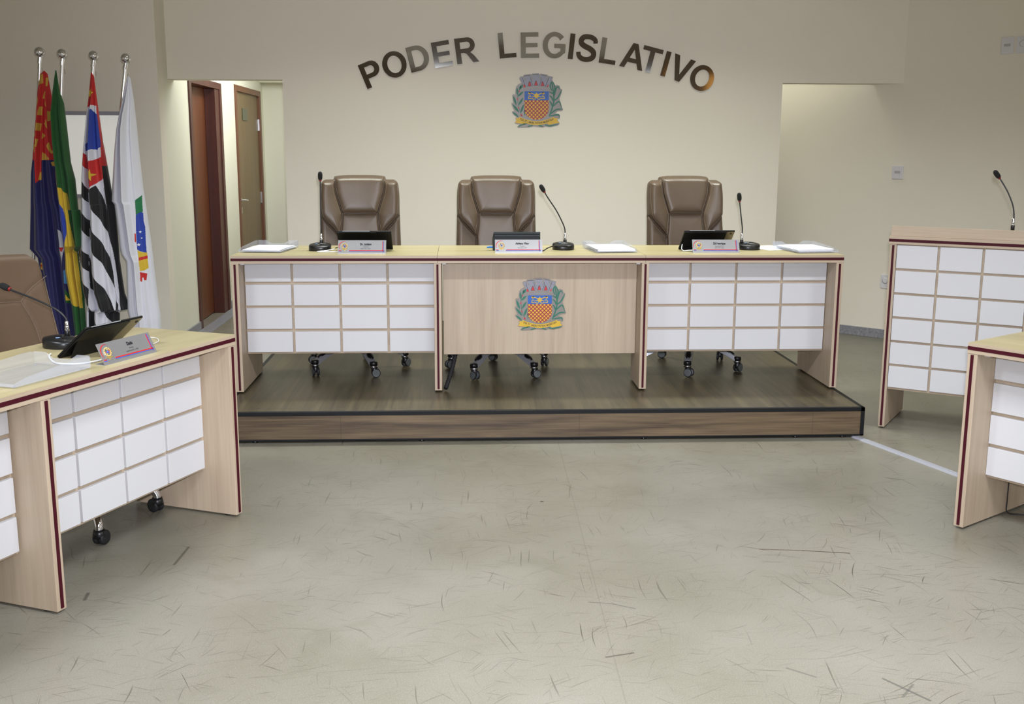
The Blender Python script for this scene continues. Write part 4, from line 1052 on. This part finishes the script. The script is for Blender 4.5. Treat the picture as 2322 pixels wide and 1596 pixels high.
cable('charging_cable', [tuple(LP(-.60, .36, DH + .004)), tuple(LP(-.64, .33, DH + .004)), tuple(LP(-.70, .26, DH + .004)), tuple(LP(-.735, .2, DH + .006)), tuple(LP(-.72, .14, DH + .006)), tuple(LP(-.66, .12, DH + .004)), tuple(LP(-.58, .12, DH + .004)), tuple(LP(-.5, .14, DH + .004))], .0028, CABW, 'white cable curving around the tablet on the angled left desk')
cable('thin_cable', [tuple(LP(-.30, .30, DH + .003)), tuple(LP(-.22, .31, DH + .003)), tuple(LP(-.19, .24, DH + .003)), tuple(LP(-.25, .17, DH + .003)), tuple(LP(-.34, .15, DH + .003))], .0016, CABW, 'thin white cable loop behind the right end of the four-letter nameplate')
# spiral conduit
pts = smoothpath([(-.075, 6.02, ZP + .45), (-.02, 6.0, ZP + .26), (-.028, 5.93, ZP + .17), (-.055, 5.84, ZP + .08), (-.082, 5.765, ZP + .012)], 14)
cd = MB().tube(pts, .0115, None, 12)
for i in range(0, len(pts) - 1, 2):
    d = (pts[i + 1] - pts[i]); cd.tube([pts[i], pts[i] + d * .5], .0128, None, 12)
tag(cd.build('cable_conduit', BLACKR), 'black spiral cable sleeve hanging beside the leg left of the crest panel', 'cable sleeve')
rR = Matrix.Rotation(rzR, 4, 'Z'); RP = lambda x, y, z: Vector((1.96006, 3.96341, 0)) + rR @ Vector((x, y, z))
cable('thin_cable', [tuple(RP(.046, .325, .30)), tuple(RP(.046, .325, .18)), tuple(RP(.047, .322, .06)), tuple(RP(.052, .325, .008)), tuple(RP(.10, .36, .004)), tuple(RP(.22, .42, .004)), tuple(RP(.5, .5, .004))], .0026, BLACK, 'thin dark wire hanging under the right-edge desk down to the floor')

# ------------------------------------------------------------------ flags
def interp(tab, y):
    ys = [p[1] for p in tab]; xs = [p[0] for p in tab]
    return float(np.interp(y, ys, xs))
FY = 7.3
# picture-plane measures of the flags turned into metres on the plane y = FY
Dz = None
def fxz(u, v, FY=FY):
    a = (u - 1161) / FPX; b = (v - 798) / FPX
    a, b = a * math.cos(ROLL) + b * math.sin(ROLL), -a * math.sin(ROLL) + b * math.cos(ROLL)
    d = R0 * a + F0 + U0 * (-b)
    k = FY / d.y; return d.x * k, H0 + d.z * k
def vcol_mat(name):
    m, nt, b = newmat(name); at = nt.nodes.new('ShaderNodeAttribute'); at.attribute_name = 'print'
    tc = nt.nodes.new('ShaderNodeTexCoord'); n = nt.nodes.new('ShaderNodeTexNoise'); n.inputs['Scale'].default_value = 420
    bp = nt.nodes.new('ShaderNodeBump'); bp.inputs['Strength'].default_value = .1; bp.inputs['Distance'].default_value = .001
    nt.links.new(tc.outputs['Object'], n.inputs['Vector']); nt.links.new(n.outputs['Fac'], bp.inputs['Height']); nt.links.new(bp.outputs[0], b.inputs['Normal'])
    nt.links.new(at.outputs['Color'], b.inputs['Base Color']); b.inputs['Roughness'].default_value = .62; b.inputs['Sheen Weight'].default_value = .15
    return m
FLAGM = vcol_mat('flag_cloth')
def flag(label, left, right, base, regions, folds, y0, y1, depth=.09, lift=None, seed=0, yoff=0.0):
    """left/right: outline tables, base colour, regions: [(rgb, polygon)], folds: [(position 0..1 across, depth, width)]"""
    nv = int((y1 - y0) * 1.35); nf = 170; nb = 30
    ys = np.linspace(y0, y1, nv); rnd_ = random.Random(seed)
    P = []; fr_u = []
    for y in ys:
        xl, xr = interp(left, y), interp(right, y); k = min(1, (y - y0) / 90)
        row = []; dd = depth * (0.22 + .78 * k) * (min(1, (xr - xl) / 45))
        for i in range(nf):
            s = i / (nf - 1); u = xl + (xr - xl) * s; X, Z = fxz(u, y)
            prof = math.sqrt(max(0, 1 - (2 * s - 1) ** 2))
            f = 0
            for (c, a, w_, dr) in folds:
                cc = c + dr * ((y - y0) / (y1 - y0)); f += a * math.exp(-((s - cc) / w_) ** 2)
            f += .12 * math.sin(s * 19 + y * .004 + seed) * prof
            row.append((X, FY + yoff - dd * prof * (.75 + f), Z))
        for i in range(nb):
            s = 1 - (i + 1) / (nb + 1); u = xl + (xr - xl) * s; X, Z = fxz(u, y)
            prof = math.sqrt(max(0, 1 - (2 * s - 1) ** 2))
            row.append((X, FY + yoff + dd * .5 * prof * (.8 + .2 * math.sin(s * 22)), Z))
        P.append(row)
    n = nf + nb; V = [p for r in P for p in r]; F = []
    for j in range(nv - 1):
        for i in range(n):
            a = j * n + i; b = j * n + (i + 1) % n; F.append((a, b, b + n, a + n))
    F.append(tuple(range(n))[::-1]); F.append(tuple((nv - 1) * n + i for i in range(n)))
    me = bpy.data.meshes.new('flag'); me.from_pydata(V, [], F); me.materials.append(FLAGM)
    # colours by face centre in the same measures
    cu = np.zeros(len(F)); cv = np.zeros(len(F)); k = 0
    for j in range(nv - 1):
        y = (ys[j] + ys[j + 1]) / 2; xl, xr = interp(left, y), interp(right, y)
        for i in range(n):
            s = (i + .5) / (nf - 1) if i < nf - 1 else max(0, 1 - (i - nf + 1.5) / (nb + 1))
            cu[k] = xl + (xr - xl) * s; cv[k] = y; k += 1
    cu[k:] = -99; cv[k:] = -99
    colr = np.tile(np.array([*s2l(base), 1.0]), (len(F), 1))
    for rgb, poly in regions:
        colr[inside(cu, cv, poly)] = (*s2l(rgb), 1)
    ca = me.color_attributes.new('print', 'FLOAT_COLOR', 'CORNER')
    lt = np.zeros(len(me.loops) * 4, np.float32); fi = 0
    tot_ = np.zeros(len(F), int); me.polygons.foreach_get('loop_total', tot_)
    lt = np.repeat(colr, tot_, axis=0).astype(np.float32).ravel(); ca.data.foreach_set('color', lt)
    me.polygons.foreach_set('use_smooth', [True] * len(F)); me.update()
    o = bpy.data.objects.new('flag', me); COL.objects.link(o)
    tag(o, label, 'flag')
    return o
A1 = lambda P: [(x / 3.99, 80 + y / 3.99) for x, y in P]
A2 = lambda P: [(x / 3.99, 400 + y / 3.99) for x, y in P]
NAVY = (24, 24, 84); FGREEN = (20, 84, 30); FYEL = (206, 172, 44); FRED = (190, 30, 30); FBLUE = (30, 58, 160); FWH = (214, 214, 224); FBK = (16, 16, 20); FGOLD = (196, 152, 52)
# 1 navy with red and gold
l1_ = A1([(370, 315), (335, 350), (315, 500), (305, 750), (290, 930), (275, 1120), (260, 1250), (255, 1596)]) + A2([(255, 300), (247, 660), (275, 690), (320, 740), (350, 900), (410, 1200), (480, 1420), (510, 1600)])
r1_ = A1([(375, 315), (405, 345), (440, 530), (465, 690), (480, 900), (510, 1180), (560, 1500)]) + A2([(590, 300), (640, 600), (660, 900), (680, 1250), (690, 1440), (690, 1600)])
red1 = A1([(200, 250), (700, 250), (700, 1130), (470, 1128), (388, 1128), (388, 1240), (385, 1300), (350, 1335), (343, 1150), (330, 1150), (275, 1118), (200, 1110)])
gold = [[(335, 350), (365, 345), (375, 430), (330, 445)], [(395, 380), (415, 380), (412, 460), (400, 455)], [(390, 500), (404, 510), (395, 575), (380, 570)], [(320, 540), (333, 600), (318, 635)], [(405, 570), (425, 650), (398, 620)], [(320, 668), (355, 668), (350, 750), (318, 750)], [(368, 645), (392, 648), (390, 725), (362, 722)], [(435, 685), (470, 690), (470, 760), (440, 780)], [(430, 760), (443, 845), (402, 800)], [(350, 790), (388, 800), (380, 865), (345, 860)], [(395, 880), (416, 908), (390, 945)], [(300, 870), (318, 905), (290, 925)], [(348, 935), (368, 940), (358, 1010), (345, 1005)], [(290, 990), (335, 980), (340, 1055), (300, 1060)], [(430, 1000), (455, 965), (470, 1040), (495, 1060), (470, 1070)], [(395, 1055), (458, 1110), (458, 1125), (390, 1128)], [(470, 1150), (505, 1130), (512, 1190), (480, 1180)], [(375, 1240), (390, 1235), (388, 1310), (366, 1305)], [(470, 830), (480, 850), (478, 890), (462, 850)]]
reg1 = [(FRED, red1)] + [(FGOLD, A1(g)) for g in gold]
for sx_, sy_, h_ in ((540, 475, 40), (550, 560, 60), (570, 640, 60)): pass
reg1 += [((190, 190, 196), A2([(535, 475), (560, 490), (600, 600), (580, 720), (570, 800), (555, 700), (550, 600)])), (FRED, A2([(550, 640), (585, 640), (575, 680), (562, 670)])), ((70, 130, 180), A2([(590, 850), (612, 830), (625, 970), (595, 960)])), (FGREEN, A2([(600, 1000), (655, 1100), (655, 1150), (605, 1130)])), (FYEL, A2([(610, 1060), (645, 1120), (612, 1115)])),
         ((40, 70, 160), A1([(520, 1400), (560, 1400), (560, 1500), (535, 1500)])), (FGOLD, A2([(360, 780), (385, 780), (382, 850), (362, 840)])), (FRED, A2([(362, 800), (384, 800), (383, 815), (362, 815)]))]
flag('navy flag with red and gold checks on its upper third, leftmost of four', l1_, r1_, NAVY, reg1, [(.33, .25, .10, .0), (.62, -.3, .06, .03), (.8, .25, .08, .0), (.12, -.15, .07, .02)], 159.5, 770, .11, seed=1, yoff=.05)
# 2 Brazil
l2_ = A1([(512, 318), (500, 400), (485, 520), (472, 720), (485, 950), (500, 1100), (515, 1200), (535, 1420)]) + A2([(545, 220), (560, 380), (600, 700), (605, 850), (630, 1000), (660, 1150), (690, 1400), (700, 1600)])
r2_ = A1([(520, 318), (550, 505), (590, 620), (605, 750), (625, 920), (650, 1150), (690, 1300), (720, 1596)]) + A2([(735, 300), (770, 620), (730, 655), (715, 680), (745, 900), (775, 1100), (785, 1300), (795, 1400), (800, 1600)])
yel = A2([(550, 85), (600, 100), (640, 150), (655, 250), (672, 400), (702, 600), (735, 850), (765, 1080), (772, 1182), (720, 1160), (655, 1128), (600, 1000), (500, 700), (520, 100)])
yel1 = A1([(510, 1225), (545, 1230), (552, 1290), (550, 1400), (525, 1405)])
blu = A2([(520, 110), (540, 120), (560, 205), (600, 250), (630, 310), (652, 400), (656, 500), (640, 590), (620, 650), (600, 695), (500, 700), (500, 120)])
reg2 = [(FYEL, yel1), (FYEL, yel), (FBLUE, blu), ((200, 205, 220), A2([(532, 150), (548, 150), (562, 205), (545, 210)])), ((230, 230, 236), A2([(557, 372), (566, 376), (562, 386)]))]
flag('green, yellow and blue national flag, second from the left', l2_, r2_, FGREEN, reg2, [(.3, .3, .10, .05), (.62, -.35, .05, .05), (.85, .2, .07, 0)], 159.5, 775, .11, seed=2, yoff=-.02)
# 3 Sao Paulo
l3_ = A1([(822, 335), (808, 500), (800, 600), (790, 700), (780, 850), (760, 1100), (745, 1280), (740, 1596)]) + A2([(740, 300), (735, 600), (740, 900), (755, 1040), (780, 1110), (785, 1200), (790, 1600)])
r3_ = A1([(828, 335), (850, 370), (870, 520), (900, 740), (930, 960), (970, 1170), (1000, 1330), (1040, 1596)]) + A2([(1040, 250), (1070, 550), (1085, 750), (1130, 1050), (1183, 1190), (1180, 1196), (1090, 1215), (1086, 1225), (1086, 1600)])
star = lambda cx, cy, rx, ry: [(cx + (rx if i % 2 == 0 else rx * .42) * math.sin(math.pi * i / 5 + .2), cy - (ry if i % 2 == 0 else ry * .42) * math.cos(math.pi * i / 5 + .2)) for i in range(10)]
reg3 = [(FRED, A1([(700, 300), (1100, 300), (1100, 1330), (965, 1290), (880, 1360), (828, 1425), (815, 1210), (752, 1130), (768, 1035), (812, 1080), (818, 900), (790, 700), (700, 690)]))]
reg3 += [(FWH, A1([(700, 685), (794, 675), (825, 640), (850, 632), (880, 640), (888, 715), (935, 1060), (938, 1100), (880, 1130), (815, 1145), (812, 1080), (770, 1035), (700, 1030)])),
         (FBLUE, A1([(820, 690), (850, 668), (862, 690), (890, 715), (930, 1010), (905, 1035), (870, 1030), (850, 1045), (810, 1046), (808, 985), (820, 960)])),
         (FYEL, A1(star(826, 525, 26, 62))), (FYEL, A1(star(862, 1262, 48, 56)))]
# stripes
reg3 += [(FWH, A1([(752, 1130), (815, 1210), (828, 1425), (700, 1600), (700, 1130)])), (FBK, A1([(700, 1240), (745, 1280), (790, 1330), (820, 1400), (822, 1500), (740, 1420), (700, 1400)]))]
W_ = FWH; body3 = A2([(700, 20), (822, 100), (830, 140), (900, 80), (968, -100), (1200, -100), (1200, 1600), (700, 1600)])
reg3 += [(W_, A2([(828, 145), (905, 80), (965, 20), (1000, 20), (1200, 200), (1200, 1600), (700, 1600), (700, 40), (822, 110)]))]
blk = [[(700, -10), (755, 25), (800, 75), (820, 115), (822, 232), (790, 190), (740, 150), (700, 130)], [(700, 250), (740, 290), (790, 335), (828, 392), (830, 545), (790, 490), (740, 440), (700, 400)],
       [(700, 600), (738, 638), (790, 668), (828, 700), (832, 850), (785, 810), (738, 760), (700, 730)], [(700, 900), (748, 928), (800, 965), (836, 1005), (838, 1166), (800, 1135), (778, 1108), (745, 1060), (700, 1040)],
       [(832, 150), (905, 80), (945, 150), (980, 250), (1000, 340), (1020, 450), (1055, 600), (1066, 720), (1040, 640), (1000, 500), (950, 400), (870, 262), (835, 180)],
       [(829, 392), (870, 450), (920, 530), (975, 620), (1020, 735), (1048, 850), (1062, 1000), (1055, 990), (1010, 870), (960, 775), (900, 690), (832, 560)],
       [(830, 700), (850, 830), (910, 905), (980, 1000), (1040, 1110), (1088, 1240), (1092, 1345), (1055, 1350), (1000, 1250), (930, 1130), (885, 1060), (845, 1000), (832, 850)],
       [(838, 1166), (870, 1215), (905, 1280), (955, 1365), (955, 1600), (780, 1600), (840, 1400)],
       [(968, -20), (1000, -20), (1040, 250), (1072, 550), (1087, 750), (1132, 1050), (1186, 1192), (1112, 1203), (1100, 1060), (1080, 900), (1050, 700), (1012, 480), (988, 250)],
       [(1066, 1000), (1078, 1120), (1092, 1150), (1095, 1215), (1083, 1210), (1075, 1120)]]
reg3 += [(FBK, A2(b)) for b in blk]
reg3 += [(FBK, A1([(948, 1180), (975, 1180), (1000, 1330), (1040, 1600), (1000, 1600), (975, 1420), (962, 1300)])), (FBK, A1([(905, 1355), (940, 1420), (985, 1560), (1000, 1600), (950, 1600), (880, 1560), (832, 1440), (860, 1395)]))]
flag('black and white striped flag with red top corner and stars, third from left', l3_, r3_, FWH, reg3, [(.30, -.35, .04, .0), (.5, .25, .12, .0), (.78, -.3, .05, .03), (.12, .2, .08, 0)], 164.5, 772, .12, seed=3, yoff=.0)
# 4 white
l4_ = A1([(1157, 365), (1145, 400), (1120, 500), (1085, 700), (1060, 850), (1040, 1050), (1025, 1300), (1015, 1500)]) + A2([(1040, 250), (1075, 500), (1090, 640), (1105, 700), (1148, 762), (1152, 850), (1160, 1200), (1180, 1290), (1190, 1600)])
r4_ = A1([(1162, 365), (1180, 390), (1215, 600), (1240, 850), (1260, 1050), (1300, 1400)]) + A2([(1320, 250), (1370, 600), (1400, 850), (1430, 1100), (1455, 1270), (1460, 1360), (1466, 1600)])
st_ = lambda cx, cy, r: [(cx + (r if i % 2 == 0 else r * .4) * math.sin(math.pi * i / 5), cy - (r if i % 2 == 0 else r * .4) * math.cos(math.pi * i / 5)) for i in range(10)]
reg4 = [((20, 110, 66), A2([(1250, 212), (1297, 168), (1310, 318), (1258, 345)])), (FBLUE, A2([(1258, 345), (1290, 318), (1312, 325), (1318, 400), (1330, 450), (1340, 600), (1348, 682), (1310, 672), (1275, 652), (1268, 560), (1262, 450)])),
        (FRED, A2([(1250, 505), (1262, 510), (1266, 592), (1254, 580)])), (FYEL, A2([(1277, 655), (1310, 674), (1350, 682), (1366, 820), (1335, 840), (1300, 842)])), (FRED, A2([(1288, 722), (1355, 708), (1357, 735), (1290, 750)])),
        (FRED, A2([(1300, 850), (1358, 868), (1352, 930), (1335, 925), (1332, 900), (1322, 900), (1322, 938), (1306, 935)])), ((232, 232, 238), A2(st_(1297, 495, 13))), ((232, 232, 238), A2(st_(1309, 550, 8))), ((232, 232, 238), A2(st_(1287, 608, 16)))]
flag('mostly white flag with small green, blue and red emblem, rightmost of four', l4_, r4_, FWH, reg4, [(.3, -.35, .06, .05), (.5, .3, .10, .0), (.75, -.15, .06, .0)], 172, 775, .12, seed=4)
# poles
def pole(label, bu, bv, r, tu, tv, fy, baseX):
    x, z = fxz(bu, bv, fy); x1, z1 = fxz(tu, tv, fy)
    t = thing('flagpole', label, 'flagpole', (baseX, fy, 0), 0, 'chrome flagpoles')
    X = lambda p: (p[0] - baseX, p[1] - fy, p[2])
    dx = (x1 - x) / (z1 - z)
    foot = (x + dx * (.03 - z)); 
    t.location = (foot, fy, 0); baseX = foot
    MB().tube([X((x, fy, z - .02)), X((foot, fy, .03))], .0115, None, 16).build('pole', CHROME, t)
    b = MB(); b.sphere(X((x, fy, z)), r, None, 28); b.tube([X((x, fy, z - r * .9)), X((x + dx * -(r * .9 + .04), fy, z - r * .9 - .04))], .0145, None, 16); b.build('ball_finial', CHROME, t)
    MB().lathe([(.062, 0), (.062, .012), (.03, .02), (.022, .05), (.014, .055)], None, 28).build('base', CHROME, t)
    ring = MB().tube([X((x + .012 + .0, fy - .012, z - .10)), X((x + .016, fy - .014, z - .13))], .002, None, 8); ring.build('clip', CHROME, t)
for lb, bu, bv, r, tu, tv in (('chrome flagpole of the navy flag, leftmost ball finial', 90, 118, .0345, 88.5, 170), ('chrome flagpole of the green flag, second ball finial', 141, 122, .0335, 138, 210), ('chrome flagpole of the striped flag, third ball finial', 212, 126, .0325, 209, 170), ('chrome flagpole of the white flag, rightmost ball, leaning left', 285, 132, .0325, 272, 270)):
    fy = FY + .085; pole(lb, bu, bv, r, tu, tv, fy, 0)
